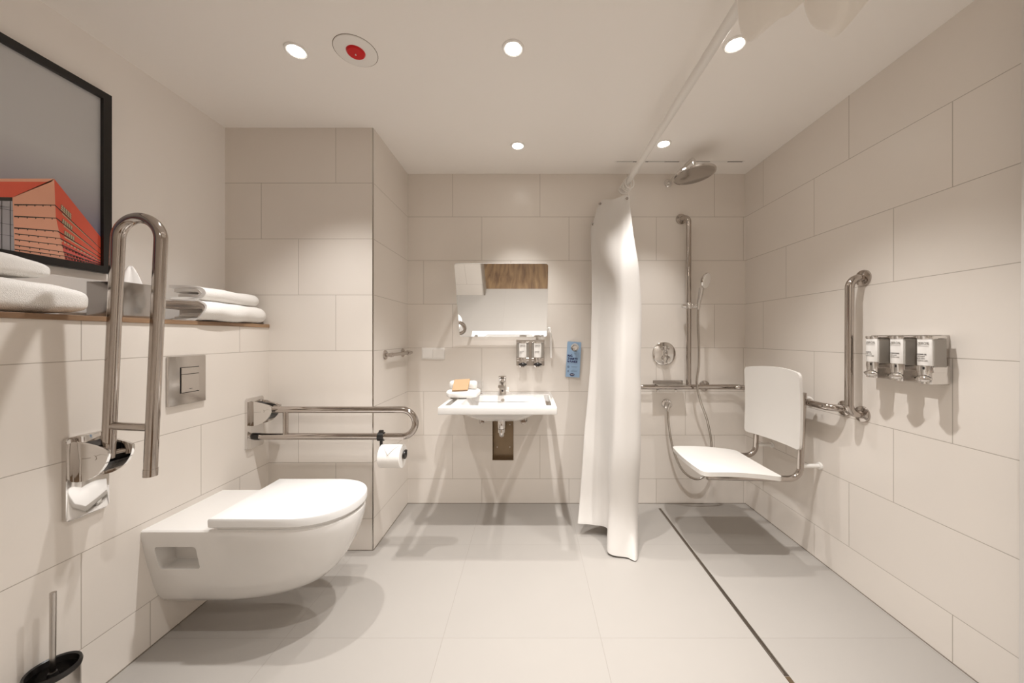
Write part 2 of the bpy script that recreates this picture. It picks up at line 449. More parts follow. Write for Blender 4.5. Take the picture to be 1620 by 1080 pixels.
xp = [XLU+.010]
b = bm_new()
box(b, (XLU+.002, py0+.01, pz0+.01), (xp[0], py1-.01, pz1-.01), mat=0)
lay = [0]
def art(pts, mi, l=1):
    f = b.faces.new([b.verts.new(V((xp[0]+.00025*l, *p))) for p in pts]); f.material_index = mi
def line(p, q, w, mi, l=4):
    (y0, z0), (y1, z1) = p, q
    art([(y0, z0-w/2), (y1, z1-w/2*.6), (y1, z1+w/2*.6), (y0, z0+w/2)], mi, l)
zb = pz0+fw*.7
YA = py0+fw*.7
art([(YA, zb), (1.108, zb), (1.1065, 1.55), (1.1031, 1.5696), (1.0735, 1.5591), (YA, 1.36)], 4, 1)      # glazed wall
art([(1.2, 1.6837), (1.1921, 1.6694), (1.0735, 1.6177), (YA, 1.33), (YA, 1.345), (1.0735, 1.6267)][::-1], 1, 2)
art([(1.0735, 1.6177), (1.1921, 1.6694), (1.1043, 1.5819), (1.0735, 1.5703), (YA, 1.35), (YA, 1.40)], 2, 2)
art([(1.0735, 1.5703), (1.1031, 1.5815), (1.1031, 1.5696), (1.0735, 1.5591)], 3, 2)
art([(1.1031, 1.5815), (1.2, 1.6830), (1.204, 1.5537), (1.2162, 1.485), (1.2301, zb), (1.108, zb)], 1, 2)
art([(1.2, 1.6830), (1.3310, 1.5200), (1.3310, zb), (1.2301, zb), (1.2162, 1.485), (1.204, 1.5537)], 2, 2)
art([(1.2189, 1.470), (1.331, 1.428), (1.331, zb), (1.2301, zb)], 6, 3)
for k, l3 in enumerate([[(1.1065, 1.5596), (1.2013, 1.5939), (1.331, 1.476)], [(1.1065, 1.5228), (1.2054, 1.5506), (1.331, 1.454)], [(1.1065, 1.4866), (1.2081, 1.5073), (1.331, 1.442)],
          [(1.1077, 1.4687), (1.2149, 1.4839), (1.331, 1.430)], [(1.1077, 1.4505), (1.219, 1.462), (1.331, 1.422)], [(1.1077, 1.4329), (1.2231, 1.4392), (1.331, 1.416)], [(1.1077, 1.4196), (1.2273, 1.4255), (1.331, 1.411)]]):
    line(l3[0], l3[1], .0042 if k < 3 else .003, 3); line(l3[1], l3[2], .004, 3)
    p, q = l3[1], l3[2]; n = 1 if k < 3 else 13
    for j in range(n):
        a, c = (j+.15)/n, (j+(.75 if n > 1 else 1))/n
        line((p[0]+(q[0]-p[0])*a, p[1]-.006*(1-a)+(q[1]-p[1])*a), (p[0]+(q[0]-p[0])*c, p[1]-.006*(1-c)+(q[1]-p[1])*c), .004 if n == 1 else .006, 5, 3)
    for j in range(5):
        f_ = (j+.4)/5; yy = l3[0][0]+(l3[1][0]-l3[0][0])*f_; zz = l3[0][1]+(l3[1][1]-l3[0][1])*f_
        art([(yy, zz-.005), (yy+.002, zz-.005), (yy+.002, zz), (yy, zz)], 3, 4)
for wq in ([(1.2176, 1.6029), (1.2443, 1.5786), (1.2443, 1.5581), (1.2162, 1.5834)], [(1.2204, 1.5549), (1.2471, 1.5348), (1.2471, 1.5217), (1.219, 1.5406)], [(1.2259, 1.5153), (1.2524, 1.4989), (1.2524, 1.4857), (1.2245, 1.502)]):
    art(wq, 3, 5)
    tl, tr, br, bl = [V((0, *p)) for p in wq]
    def bl_(u, v): 
        p = tl*(1-u)*(1-v)+tr*u*(1-v)+br*u*v+bl*(1-u)*v; return (p.y, p.z)
    for iu in range(5):
        for iv in range(3):
            u0, u1, v0, v1 = (iu+.12)/5, (iu+.9)/5, (iv+.15)/3, (iv+.9)/3
            art([bl_(u0, v0), bl_(u1, v0), bl_(u1, v1), bl_(u0, v1)], 5, 6)
for yy in (.9, .95, 1.0, 1.045, 1.08, 1.098): line((yy, zb), (yy+.0001, 1.36+(yy-YA)*.325), .0, 3, 2); art([(yy, zb), (yy+.0015, zb), (yy+.0015, 1.355+(yy-YA)*.322), (yy, 1.355+(yy-YA)*.322)], 3, 3)
for zz in (1.44, 1.475, 1.52): line((YA+.2, zz-.02), (1.105, zz+.02), .0015, 3, 3)
obj('print', b, A, t, 0)

# ------------------------------------------------------------------ shelf and things on it
SZ = 1.2107
b = bm_new(); box(b, (XLU, YF, 1.1937), (XL+.006, YC, SZ), .0015, 1)
tag(obj('wall_shelf', b, 'shelf', None, 0), 'brown wooden shelf board running along the left wall below the picture', 'shelf')

def puff(bm, c, s, e=(.45, .35), amp=.004, seed=0, nu=64, nv=36, sag=0.0, lean=0.0, f=9):
    """A soft rounded block (folded cloth): superellipsoid with noise, flat underside."""
    c = V(c); rings = []
    pw = lambda v, k: math.copysign(abs(v)**k, v)
    for i in range(1, nv):
        ph = -pi/2+pi*i/nv; ring = []
        for k in range(nu):
            th = 2*pi*k/nu
            p = V((pw(cos(ph), e[0])*pw(cos(th), e[1])*s[0]/2, pw(cos(ph), e[0])*pw(sin(th), e[1])*s[1]/2, pw(sin(ph), e[0])*s[2]/2))
            q = c+p
            n_ = noise.noise(q*f+V((seed*3.1, seed, 0)))*amp + noise.noise(q*f*3+V((0, seed, 1)))*amp*.35
            wgt = min(1, max(0, (p.z/s[2]+.5)*2.5))
            q += V((p.x/s[0]*2, p.y/s[1]*2, p.z/s[2]*2*wgt)).normalized()*n_*(.3+.7*wgt)
            q.z -= sag*((p.x/s[0]*2)**2)*max(0, p.z/s[2]+.5); q.z += lean*p.y*max(0, p.z/s[2]+.5)
            q.z = max(q.z, c.z-s[2]/2)
            ring.append(bm.verts.new(q))
        rings.append(ring)
    skin(bm, rings); bm.faces.new(rings[0]); bm.faces.new(rings[-1])

b = bm_new(); puff(b, (-1.512, .905, SZ+.051), (.205, .50, .10), (.55, .40), .006, 1, lean=-.04)
tag(obj('folded_towel', b, 'towel', None, 60), 'thick white folded towel lying on the shelf under the picture, lower of the left pair', 'towel', 'white towels folded on the shelf')
b = bm_new(); puff(b, (-1.520, .860, SZ+.1005+.041), (.185, .44, .078), (.55, .45), .006, 4, lean=-.10)
tag(obj('folded_towel', b, 'towel', None, 60), 'white folded towel on top of the left stack, just under the red building print', 'towel', 'white towels folded on the shelf')

def nested_fold(bm, y0, y1, xf, zc, hh, back, layers, th, wob, seed, taper):
    """Cloth folded over its front edge: nested U shapes (open to the wall), each a ribbon with thickness, running along y."""
    ny = 22
    for L_ in range(layers):
        ro = hh-L_*(th+.0006); 
        if ro < th: ri = .0008
        else: ri = ro-th
        prof = []
        n = 12
        def U(r): 
            pts = [(-back-.012*L_, r)]
            for k in range(5): pts.append((-back*(1-(k+1)/6.0), r))
            for k in range(n+1):
                a = pi/2-pi*k/n; pts.append((r*cos(a)*1.15, r*sin(a)))
            for k in range(5): pts.append((-back*(k+1)/6.0, -r))
            pts.append((-back+.012*L_, -r)); return pts
        loop = U(ro)+U(ri)[::-1]
        secs = []
        for j in range(ny+1):
            v = j/ny
            y = y0+(y1-y0)*v
            endsh = 1.0
            if v > .86: endsh = math.sqrt(max(.02, 1-((v-.86)/.14)**2*.93))
            near = max(0, 1-v/.15)
            sec = []
            for (px, pz) in loop:
                x = xf+px-hh*1.15
                z = zc+pz*(.72+.28*endsh)*(1-taper*v)-hh*taper*v
                w = V((x*8, y*9, z*6+seed*5))
                dx = noise.noise(w)*wob; dz = noise.noise(w+V((9, 3, 1)))*wob*.7
                yy = y + (noise.noise(V((L_*3.3+seed, px*14, pz*14)))*.028+.012*L_)*near
                x -= (1-endsh)*.05*(1 if px > -.03 else 0)
                zz = max(z+dz, zc-hh)
                sec.append((x+dx, yy, zz))
            secs.append(sec)
        loft(bm, secs)
b = bm_new(); nested_fold(b, 1.480, 1.872, -1.372, SZ+.0475, .047, .125, 5, .0068, .013, 2, .08)
puff(b, (-1.505, 1.72, SZ+.041), (.19, .28, .080), (.5, .35), .004, 8)
tag(obj('folded_towel', b, 'towel', None, 60), 'white towel with rolled fold edges on the shelf end, lower of the right pair', 'towel', 'white towels folded on the shelf')
b = bm_new(); nested_fold(b, 1.50, 1.845, -1.398, SZ+.089+.031, .031, .10, 2, .0125, .009, 5, .05)
tag(obj('folded_towel', b, 'towel', None, 60), 'smaller white folded towel resting on the towel at the shelf end by the tiled shaft', 'towel', 'white towels folded on the shelf')

t = thing('tissue_box', (-1.495, 1.301, SZ), 'square chrome tissue box on the shelf behind the raised grab rail', 'tissue box')
b = bm_new(); box(b, (-1.560, 1.236, SZ), (-1.430, 1.366, SZ+.128), .002, 2); obj('cover', b, pbr('brushed box steel', (.42, .40, .385), .16, metal=1), t)
b = bm_new()
secs = []
for j in range(9):
    v = j/8; r = .038*(1-v)**.8+.006
    secs.append([(-1.492+v*.012+r*cos(a)*(1+.25*sin(3*a)), 1.301+r*.6*sin(a)*(1+.2*cos(5*a)), SZ+.1285+.062*v+.006*sin(3*a)*v) for a in [2*pi*k/24 for k in range(24)]])
loft(b, secs); obj('tissue', b, 'tissue', t, 60)

# ------------------------------------------------------------------ folding grab rails beside the toilet
def fold_rail(yc, ang, lab):
    t = thing('folding_grab_rail', (XL, yc, .715), lab, 'grab rail', 'folding grab rails beside the toilet')
    H = V((-1.325, yc, .775))                                    # hinge pin
    def rot(p):
        p = V(p)-H; a = R(ang)
        return H+V((p.x*cos(a)-p.z*sin(a), p.y, p.x*sin(a)+p.z*cos(a)))
    # wall plate: thick arched top, plain polished lower face
    b = bm_new(); pl = []
    for (u, w) in rrect(.108, .25, .008): pl.append((XL, yc+u, .712+w+(.010*(1-(u/.054)**2) if w > 0 else 0)))
    prism(b, pl, (.013, 0, 0), .0035, 2); obj('mount_plate', b, 'chrome', t)
    # two quarter-round cheeks and the dark well between them
    prof = [(XL+.010, .826)]
    prof += [(-1.352, .818), (-1.300, .806), (-1.281, .797)]
    for k in range(1, 12):
        a = R(90*k/12); prof.append((XL+.012+.107*cos(a), .797-.097*sin(a)))
    prof.append((XL+.010, .700))
    for s in (-1, 1):
        b = bm_new(); prism(b, [(p[0], yc+s*.0285, p[1]) for p in prof], (0, s*.008, 0), .0025, 2); obj('hinge_cheek', b, 'chrome', t)
    b = bm_new()
    well = [(XL+.010, .815), (-1.345, .805), (-1.345, .745)] + [(XL+.012+.072*cos(R(90*k/8)), .775-.065*sin(R(90*k/8))) for k in range(2, 9)]
    prism(b, [(p[0], yc-.0285, p[1]) for p in well], (0, .057, 0)); obj('hinge_block', b, 'black', t, 0)
    b = bm_new(); tube(b, [(H.x, yc-.038, H.z), (H.x, yc+.038, H.z)], .008, 16); obj('hinge_pin', b, 'chrome', t)
    tip, r = -.563, .0165
    pts = [V((H.x-.012, yc, .775)), V((tip-.0675-r, yc, .775))]
    c = V((tip-.0675-r, yc, .7075))
    for k in range(1, 25):
        a = pi/2-pi*k/24; pts.append(c+V((.0675*cos(a), 0, .0675*sin(a))))
    pts.append(V((XL+.018, yc, .640)))
    b = bm_new(); tube(b, [rot(p) for p in pts], r, 28); obj('rail', b, 'steel', t, 50)
    b = bm_new(); tube(b, [rot((-1.2355, yc, .773)), rot((-1.2355, yc, .642))], .0125, 24); obj('brace', b, 'steel', t, 50)
    b = bm_new(); tube(b, [rot((XL+.013, yc, .640)), rot((XL+.036, yc, .640))], .0175, 24)
    obj('end_sleeve', b, 'black' if ang < 5 else 'steel', t)
    return t
fold_rail(1.105, 87.4, 'polished steel folding grab rail raised upright in front of the towel shelf')
fold_rail(1.780, 0, 'polished steel folding grab rail lowered level, carrying the toilet paper')

# toilet paper holder and roll on the lowered rail
yc = 1.78; rx = -.6955
t = thing('toilet_paper_holder', (-.752, yc, .640), 'black clip-on toilet paper holder hanging from the lowered grab rail', 'toilet paper holder')
b = bm_new(); lathe(b, [(.0170, -.014), (.0225, -.014), (.0225, .014), (.0170, .014), (.0170, -.014)], (-.752, yc, .640), (1, 0, 0), 32, cap=False)
box(b, (-.763, yc-.008, .655), (-.741, yc+.008, .672), .003); obj('clip', b, 'black', t)
b = bm_new(); tube(b, fillet([(-.752, yc, .622), (-.752, yc, .5485), (-.630, yc, .5485), (-.6255, yc-.004, .572)], [.02, .012]), .0075, 14); obj('arm', b, 'black', t)
b = bm_new(); lathe(b, [(.0005, -.004), (.020, -.004), (.022, 0), (.020, .005), (.0005, .005)], (-.632, yc, .5485), (1, 0, 0), 24); obj('end_cap', b, 'black', t)
t = thing('toilet_paper_roll', (rx, yc, .535), 'white toilet paper roll with a folded point on the black holder', 'toilet paper')
b = bm_new(); zc = .5420
lathe(b, [(.0145, -.054), (.057, -.054), (.0585, -.0525), (.0585, .0525), (.057, .054), (.0145, .054), (.0145, -.054)], (rx, yc, zc), (1, 0, 0), 56, cap=False); obj('paper', b, 'paper', t)
b = bm_new(); lathe(b, [(.0135, -.0545), (.0148, -.0545), (.0148, .0545), (.0135, .0545), (.0135, -.0545)], (rx, yc, zc), (1, 0, 0), 32, cap=False); obj('core', b, 'core', t)
b = bm_new(); P = []
for j in range(11):
    a = R(95+j*6.2); w = .052*(1-j/10)+.0004; rr = .0600+.0050*(j/10)**2
    P.append([(rx+u*w, yc+rr*cos(a), zc+rr*sin(a)) for u in (-1, -.5, 0, .5, 1)])
slab(b, P, (0, -.0014, .0010)); obj('folded_tip', b, 'paper', t)

# ------------------------------------------------------------------ flush plate
t = thing('flush_plate', (XL, 1.430, .97), 'square satin chrome flush plate on the wall above the toilet', 'flush plate')
b = bm_new(); box(b, (XL, 1.3515, .872), (XL+.011, 1.5085, 1.067), .003, 2); obj('cover_plate', b, 'satin', t)
b = bm_new(); box(b, (XL+.0105, 1.3960, .918), (XL+.0118, 1.4760, 1.022)); obj('button_gap_shade', b, 'slot_shade', t, 0)  # near-black block stands in for the shade between the buttons
b = bm_new(); box(b, (XL+.011, 1.3985, .994), (XL+.0150, 1.4735, 1.0195), .001, 1); obj('flush_button', b, 'satin', t)
b = bm_new(); box(b, (XL+.011, 1.3985, .9205), (XL+.0150, 1.4735, .9925), .001, 1); obj('flush_button', b, 'satin', t)
b = bm_new(); box(b, (XL+.0150, 1.431, .932), (XL+.0153, 1.443, .9345)); obj('emblem', b, 'ink', t, 0)

# ------------------------------------------------------------------ toilet
TY = 1.4365
t = thing('toilet', (XL, TY, .12), 'white wall-hung toilet with closed lid under the flush plate', 'toilet')
def dshape(hw, tip, z, a, n=26, x0=XL, p=2.15):
    pts = []
    xs = tip-a
    pts.append((x0, TY-hw, z))
    for k in range(1, 7): pts.append((x0+(xs-x0)*k/6, TY-hw, z))
    for k in range(1, n):
        th = -pi/2+pi*k/n
        cx, sy = cos(th), sin(th)
        pts.append((xs+a*abs(cx)**(2/p), TY+hw*math.copysign(abs(sy)**(2/p), sy), z))
    for k in range(6, -1, -1): pts.append((x0+(xs-x0)*k/6, TY+hw, z))
    return pts
prof = [(.122, .050, -1.10, .16), (.126, .072, -1.02, .20), (.135, .090, -.955, .22), (.155, .104, -.880, .24), (.185, .118, -.822, .245), (.225, .130, -.778, .24),
        (.270, .141, -.746, .23), (.320, .1525, -.719, .22), (.365, .1615, -.702, .21), (.405, .1690, -.692, .20), (.432, .1725, -.689, .195), (.441, .1715, -.690, .195), (.4455, .167, -.694, .19)]
b = bm_new(); loft(b, [dshape(hw, tip, z, a) for z, hw, tip, a in prof]); bowl = obj('bowl', b, 'ceramic', t, 35)
b = bm_new()
pl = [(-1.284+u, TY-.20, .338+w) for u, w in rrect(.150, .092, .012)]
prism(b, pl, (0, .115, 0)); c1 = obj('cutter', b, 'ceramic', t, 0)
boolean_cut(bowl, [c1])
b = bm_new(); loft(b, [dshape(.164, -.700, .4440, .182, x0=-1.13), dshape(.165, -.699, .4520, .182, x0=-1.13), dshape(.164, -.700, .4600, .182, x0=-1.13)]); obj('seat_ring', b, 'lid', t)
b = bm_new(); loft(b, [dshape(.176, -.688, .4590, .190, x0=-1.149), dshape(.1795, -.6845, .4630, .192, x0=-1.1515), dshape(.1800, -.684, .4860, .192, x0=-1.152), dshape(.178, -.686, .4915, .190, x0=-1.150), dshape(.172, -.693, .4940, .186, x0=-1.144)]); obj('lid', b, 'lid', t)
for s in (-1, 1):
    b = bm_new(); tube(b, [(-1.158, TY+s*.075-.02, .455), (-1.158, TY+s*.075+.02, .455)], .010, 16); obj('lid_hinge', b, 'lid', t)

# ------------------------------------------------------------------ toilet brush
x, y = -1.337, .985
t = thing('toilet_brush', (x, y, 0), 'toilet brush with a steel stick in its steel holder by the left wall', 'toilet brush')
b = bm_new(); lathe(b, [(.0005, 0), (.048, 0), (.050, .003), (.050, .208), (.047, .208), (.046, .010), (.0005, .008)], (x, y, 0)); obj('holder', b, 'satin', t)
b = bm_new(); lathe(b, [(.0455, .200), (.0520, .202), (.0535, .212), (.0515, .219), (.0470, .216), (.0455, .200)], (x, y, 0), cap=False); obj('holder_rim', b, 'black', t)
b = bm_new(); lathe(b, [(.0005, .012), (.032, .014), (.036, .05), (.036, .09), (.020, .11), (.0005, .112)], (x, y, 0), n=28); obj('brush_head', b, 'brush', t)
b = bm_new(); lathe(b, [(.0005, .150), (.028, .152), (.030, .158), (.014, .178), (.009, .205)], (x, y, 0)); obj('brush_cap', b, 'black', t)
b = bm_new(); tube(b, [(x, y, .11), (x, y, .20), (x+.001, y, .428)], [.0055, .0060, .0066], 16); obj('stick', b, 'satin', t)

# ------------------------------------------------------------------ washbasin
SX, SZT = -.1735, .7655
t = thing('washbasin', (SX, YB, .645), 'white rectangular wall-hung washbasin with grip slots under the mirror', 'washbasin')
b = bm_new(); box(b, (SX-.3205, 1.886, .7255), (SX+.3205, YB, SZT), .004, 2)
body = obj('basin', b, 'ceramic', t, 35)
b = bm_new()
def rr3(w, h, r, z, cy): return [(SX+u, cy+v, z) for u, v in rrect(w, h, r, 5)]
loft(b, [rr3(.20, .16, .05, .646, 2.150), rr3(.30, .23, .07, .660, 2.145), rr3(.40, .31, .07, .695, 2.13), rr3(.46, .36, .06, .7275, 2.12)])
under = obj('bowl_underside', b, 'ceramic', t, 60)
b = bm_new()
loft(b, [rr3(.16, .10, .045, .672, 2.16), rr3(.27, .20, .055, .676, 2.15), rr3(.345, .275, .05, .700, 2.125), rr3(.40, .315, .045, .745, 2.105), rr3(.425, .330, .045, .7625, 2.10), rr3(.44, .34, .045, .80, 2.10)])
cut = obj('cutter', b, 'ceramic', t, 0)
cs = [cut]
for s in (-1, 1):
    b = bm_new(); prism(b, [(SX+s*.2800+u, 2.115+v, .70) for u, v in rrect(.030, .35, .0145, 6)], (0, 0, .12)); cs.append(obj('cutter', b, 'ceramic', t, 0))
b = bm_new()
loft(b, [rr3(.16, .10, .045, .672, 2.16), rr3(.27, .20, .055, .676, 2.15), rr3(.345, .275, .05, .700, 2.125), rr3(.40, .315, .045, .745, 2.105), rr3(.44, .34, .045, .80, 2.10)])
cut2 = obj('cutter', b, 'ceramic', t, 0)
boolean_cut(body, cs); boolean_cut(under, [cut2])
b = bm_new(); lathe(b, [(.0005, .002), (.020, .002), (.021, 0), (.021, -.003), (.0005, -.003)], (SX, 2.16, .6735)); obj('drain_cap', b, 'chrome', t)
b = bm_new(); lathe(b, [(.0005, .003), (.010, .003), (.012, .001), (.012, -.004)], (SX, 2.262, .735), (0, -1, .2), 24); obj('overflow', b, 'chrome', t)

# faucet
FX, FY = -.1785, 2.325
t = thing('faucet', (FX, FY, SZT), 'chrome washbasin faucet at the back of the white basin', 'faucet')
def rrz(w, d, r, z, cy, cx=FX): return [(cx+u, cy+v, z) for u, v in rrect(w, d, r, 4)]
b = bm_new(); loft(b, [rrz(.050, .052, .012, SZT, FY), rrz(.050, .052, .012, SZT+.004, FY), rrz(.047, .048, .012, SZT+.008, FY), rrz(.047, .050, .012, SZT+.085, FY-.004), rrz(.047, .050, .012, SZT+.105, FY-.006)]); obj('body', b, 'chrome', t)
b = bm_new()
def sec(y, zt, h, w): return [(FX+u, y, zt-h/2+v) for u, v in rrect(w, h, min(h, w)*.3, 4)]
loft(b, [sec(FY-.015, SZT+.092, .040, .042), sec(FY-.07, SZT+.088, .028, .040), sec(FY-.125, SZT+.078, .020, .038)]); obj('spout', b, 'chrome', t)
b = bm_new(); lathe(b, [(.0005, 0), (.010, 0), (.011, .004), (.011, .009)], (FX, FY-.112, SZT+.056), n=24); obj('aerator', b, 'satin', t)
b = bm_new(); loft(b, [rrz(.047, .050, .012, SZT+.106, FY-.006), rrz(.049, .056, .012, SZT+.110, FY-.010), rrz(.049, .085, .012, SZT+.121, FY-.024), rrz(.044, .078, .012, SZT+.126, FY-.026)]); obj('lever', b, 'chrome', t)
b = bm_new(); lathe(b, [(.0005, .0012), (.006, .0012), (.007, 0)], (FX, FY-.0245, SZT+.026), (0, -1, 0), 24); obj('sensor_window', b, 'black', t)
b = bm_new(); tube(b, [(FX+.022, FY-.006, SZT+.022), (FX+.038, FY-.006, SZT+.022)], .0035, 12); box(b, (FX+.030, FY-.012, SZT+.016), (FX+.040, FY, SZT+.048), .003); obj('side_lever', b, 'plastic', t)

# trap, recess and stop valves under the basin
t = thing('bottle_trap', (SX, 2.16, .55), 'chrome drain trap pipe under the washbasin', 'pipe')
b = bm_new(); lathe(b, [(.030, .647), (.033, .643), (.033, .632), (.022, .628)], (SX, 2.16, 0), cap=True); obj('collar', b, 'plastic', t)
b = bm_new(); lathe(b, [(.0205, .632), (.0225, .626), (.0225, .588), (.0205, .582), (.0005, .581)], (SX, 2.16, 0)); obj('pipe', b, 'chrome', t)
b = bm_new(); tube(b, fillet([(SX, 2.16, .590), (SX, 2.16, .535), (SX, YB+.06, .535)], .03), .0155, 22)
lathe(b, [(.0155, 0), (.021, .002), (.021, .022), (.0155, .024)], (SX, 2.16, .556), (0, 0, 1), 28); obj('elbow', b, 'chrome', t)
t = thing('trap_recess', (SX-.01, YB, .30), 'tall brownish metal recess panel in the wall under the washbasin', 'recess box')
b = bm_new(); d0 = .055; w_ = .0015
box(b, (RX0, YB-.003, RZ0), (RX0+w_, YB+d0, RZ1)); box(b, (RX1-w_, YB-.003, RZ0), (RX1, YB+d0, RZ1)); box(b, (RX0, YB-.003, RZ0), (RX1, YB+d0, RZ0+w_)); box(b, (RX0, YB-.003, RZ1-w_), (RX1, YB+d0, RZ1))
obj('recess_sides', b, 'bronze', t, 0)
b = bm_new(); box(b, (RX0+w_, YB+d0-.003, RZ0+w_), (RX1-w_, YB+d0, RZ1-w_)); obj('recess_back', b, 'bronze', t, 0)
for dx, dz in ((-.045, .075), (.045, .075), (.045, .232)):
    b = bm_new(); lathe(b, [(.0005, .003), (.003, .003), (.004, 0)], (SX-.01+dx, YB+d0-.003, RZ0+dz), (0, -1, 0), 14); obj('screw', b, 'satin', t)
def valve(x, lab):
    t = thing('stop_valve', (x, YB, .578), lab, 'valve', 'stop valves under the washbasin')
    b = bm_new(); lathe(b, [(.027, 0), (.0265, .006), (.018, .010), (.013, .012)], (x, YB, .578), (0, -1, 0), 32); obj('flange', b, 'steel', t)
    b = bm_new(); tube(b, [(x, YB-.008, .578), (x, YB-.050, .578)], .0115, 18); tube(b, [(x, YB-.034, .578), (x, YB-.034, .640)], .006, 14); obj('body', b, 'steel', t)
    b = bm_new(); lathe(b, [(.0005, .072), (.015, .071), (.017, .066), (.017, .052), (.012, .049)], (x, YB, .575), (0, -1, 0), 10); obj('handle', b, 'steel', t)
    return t
v1 = valve(-.322, 'small chrome stop valve on the wall left of the drain trap')
copy_tree(v1, (.279, 0, 0), 'small chrome stop valve on the wall right of the drain trap')

# things on the basin
b = bm_new(); puff(b, (-.418, 2.215, SZT+.026), (.205, .17, .050), (.6, .5), .006, 11, f=16)
tag(obj('hand_towel', b, 'towel', None, 60), 'white folded hand towel lying on the left corner of the washbasin', 'towel')
b = bm_new(); N_ = 20; secs = []
for i in range(N_+1):
    u = i/N_; x = -.502+.170*u; rr = .0265*(1-max(0, abs(u-.5)*2-.86)*2.2)
    secs.append([(x, 2.215+rr*cos(a)*(1+.05*noise.noise(V((x*25, a, 1)))), SZT+.0775+rr*sin(a)*(1+.08*noise.noise(V((x*25, a, 5))))) for a in [2*pi*k/32 for k in range(32)]])
loft(b, secs); tag(obj('rolled_face_cloth', b, 'towel', None, 60), 'white rolled face cloth resting on the hand towel behind the kraft box', 'towel')
b = bm_new()
ax, up = V((.095, .006, .004)), V((.010, .028, .063)); o0 = V((-.474, 2.150, SZT+.047))
nrm = ax.cross(up).normalized()*.016
prism(b, [o0, o0+ax, o0+ax+up, o0+up], nrm, .001, 1)
tag(obj('soap_box', b, 'kraft', None, 30), 'small brown kraft soap box leaning on the rolled white cloth', 'soap box')
def tumbler(x, lab):
    b = bm_new(); lathe(b, [(.0005, 0), (.026, 0), (.028, .002), (.0325, .084), (.0312, .084), (.0266, .009), (.0005, .008)], (x, 2.352, SZT+.0003), n=36)
    return tag(obj('drinking_glass', b, 'glass', None, 40), lab, 'glass', 'drinking glasses on the washbasin')
tumbler(-.432, 'clear drinking glass on the basin, mostly hidden behind the kraft box')
tumbler(-.345, 'clear drinking glass on the basin, right of the rolled white cloth')

# ------------------------------------------------------------------ tilted mirror
mx0, mx1 = SX-.2975-.006, SX+.2975-.006
B0, T0 = V((0, 2.393, 1.145)), V((0, 2.2175, 1.607)); up = (T0-B0); Hm = up.length; upn = up.normalized(); nrm = V((0, -upn.z, upn.y))
t = thing('tilted_mirror', (SX, YB, 1.145), 'rectangular mirror tilted forward on the tiled wall above the washbasin', 'mirror')
cen = (B0+T0)/2; cen.x = (mx0+mx1)/2
def mplane(w, h, r, off): return [cen+V((1, 0, 0))*u+upn*v+nrm*off for u, v in rrect(w, h, r, 6)]
b = bm_new(); prism(b, mplane(.595, Hm, .016, -.006), nrm*.0055); obj('backing', b, 'mirror_edge', t, 0)
b = bm_new(); f = b.faces.new([b.verts.new(p) for p in mplane(.593, Hm-.002, .0155, 0)]); r_ = bmesh.ops.extrude_face_region(b, geom=[f]); bmesh.ops.translate(b, verts=[v for v in r_['geom'] if isinstance(v, bmesh.types.BMVert)], vec=-nrm*.0004); obj('mirror_glass', b, 'mirror', t, 0)
for s in (-1, 1):
    b = bm_new(); tube(b, [(SX+s*.22, YB, 1.56), (SX+s*.22, 2.239, 1.56)], .009, 14); obj('bracket', b, 'satin', t); b = bm_new(); tube(b, [(SX+s*.22, YB, 1.18), (SX+s*.22, 2.386, 1.18)], .009, 14); obj('bracket', b, 'satin', t)
b = bm_new(); tube(b, fillet([(.112, 2.400, 1.165), (.136, 2.393, 1.222), (.139, 2.388, 1.175), (.144, 2.378, 1.150), (.145, 2.372, 1.002)], .012, 5), [.006]*0 or .0078, 16)
obj('tilt_handle', b, 'plastic', t)

# ------------------------------------------------------------------ light switch
t = thing('light_switch', (-.663, YB, 1.03), 'white double light switch on the wall left of the mirror', 'switch')
b = bm_new(); box(b, (-.741, YB-.008, .990), (-.585, YB, 1.070), .002, 2); obj('frame', b, 'plastic', t)
for x0 in (-.7335, -.6615):
    b = bm_new(); prism(b, [(x0, YB-.0075, .999), (x0+.0695, YB-.0075, .999), (x0+.0695, YB-.0075, 1.061), (x0, YB-.0075, 1.061)], (0, -.0045, 0), .0012, 1); obj('rocker', b, 'plastic', t)

# ------------------------------------------------------------------ towel bar on the shaft
t = thing('towel_bar', (XC, 2.17, 1.04), 'short chrome towel bar on the side of the tiled shaft', 'towel rail')
for y in (2.035, 2.315):
    b = bm_new(); lathe(b, [(.027, 0), (.027, .006), (.024, .009), (.011, .010), (.010, .032)], (XC, y, 1.040), (1, 0, 0), 32); obj('flange', b, 'steel', t)
b = bm_new(); tube(b, [(XC+.040, 2.035, 1.040), (XC+.040, 2.372, 1.040)], .0105, 20)
lathe(b, [(.0105, -.012), (.0125, -.010), (.0125, .010), (.0105, .012)], (XC+.040, 2.035, 1.04), (0, 1, 0), 24); lathe(b, [(.013, -.014), (.0155, -.012), (.0155, .012), (.013, .014)], (XC+.040, 2.315, 1.04), (0, 1, 0), 24); obj('bar', b, 'steel', t)

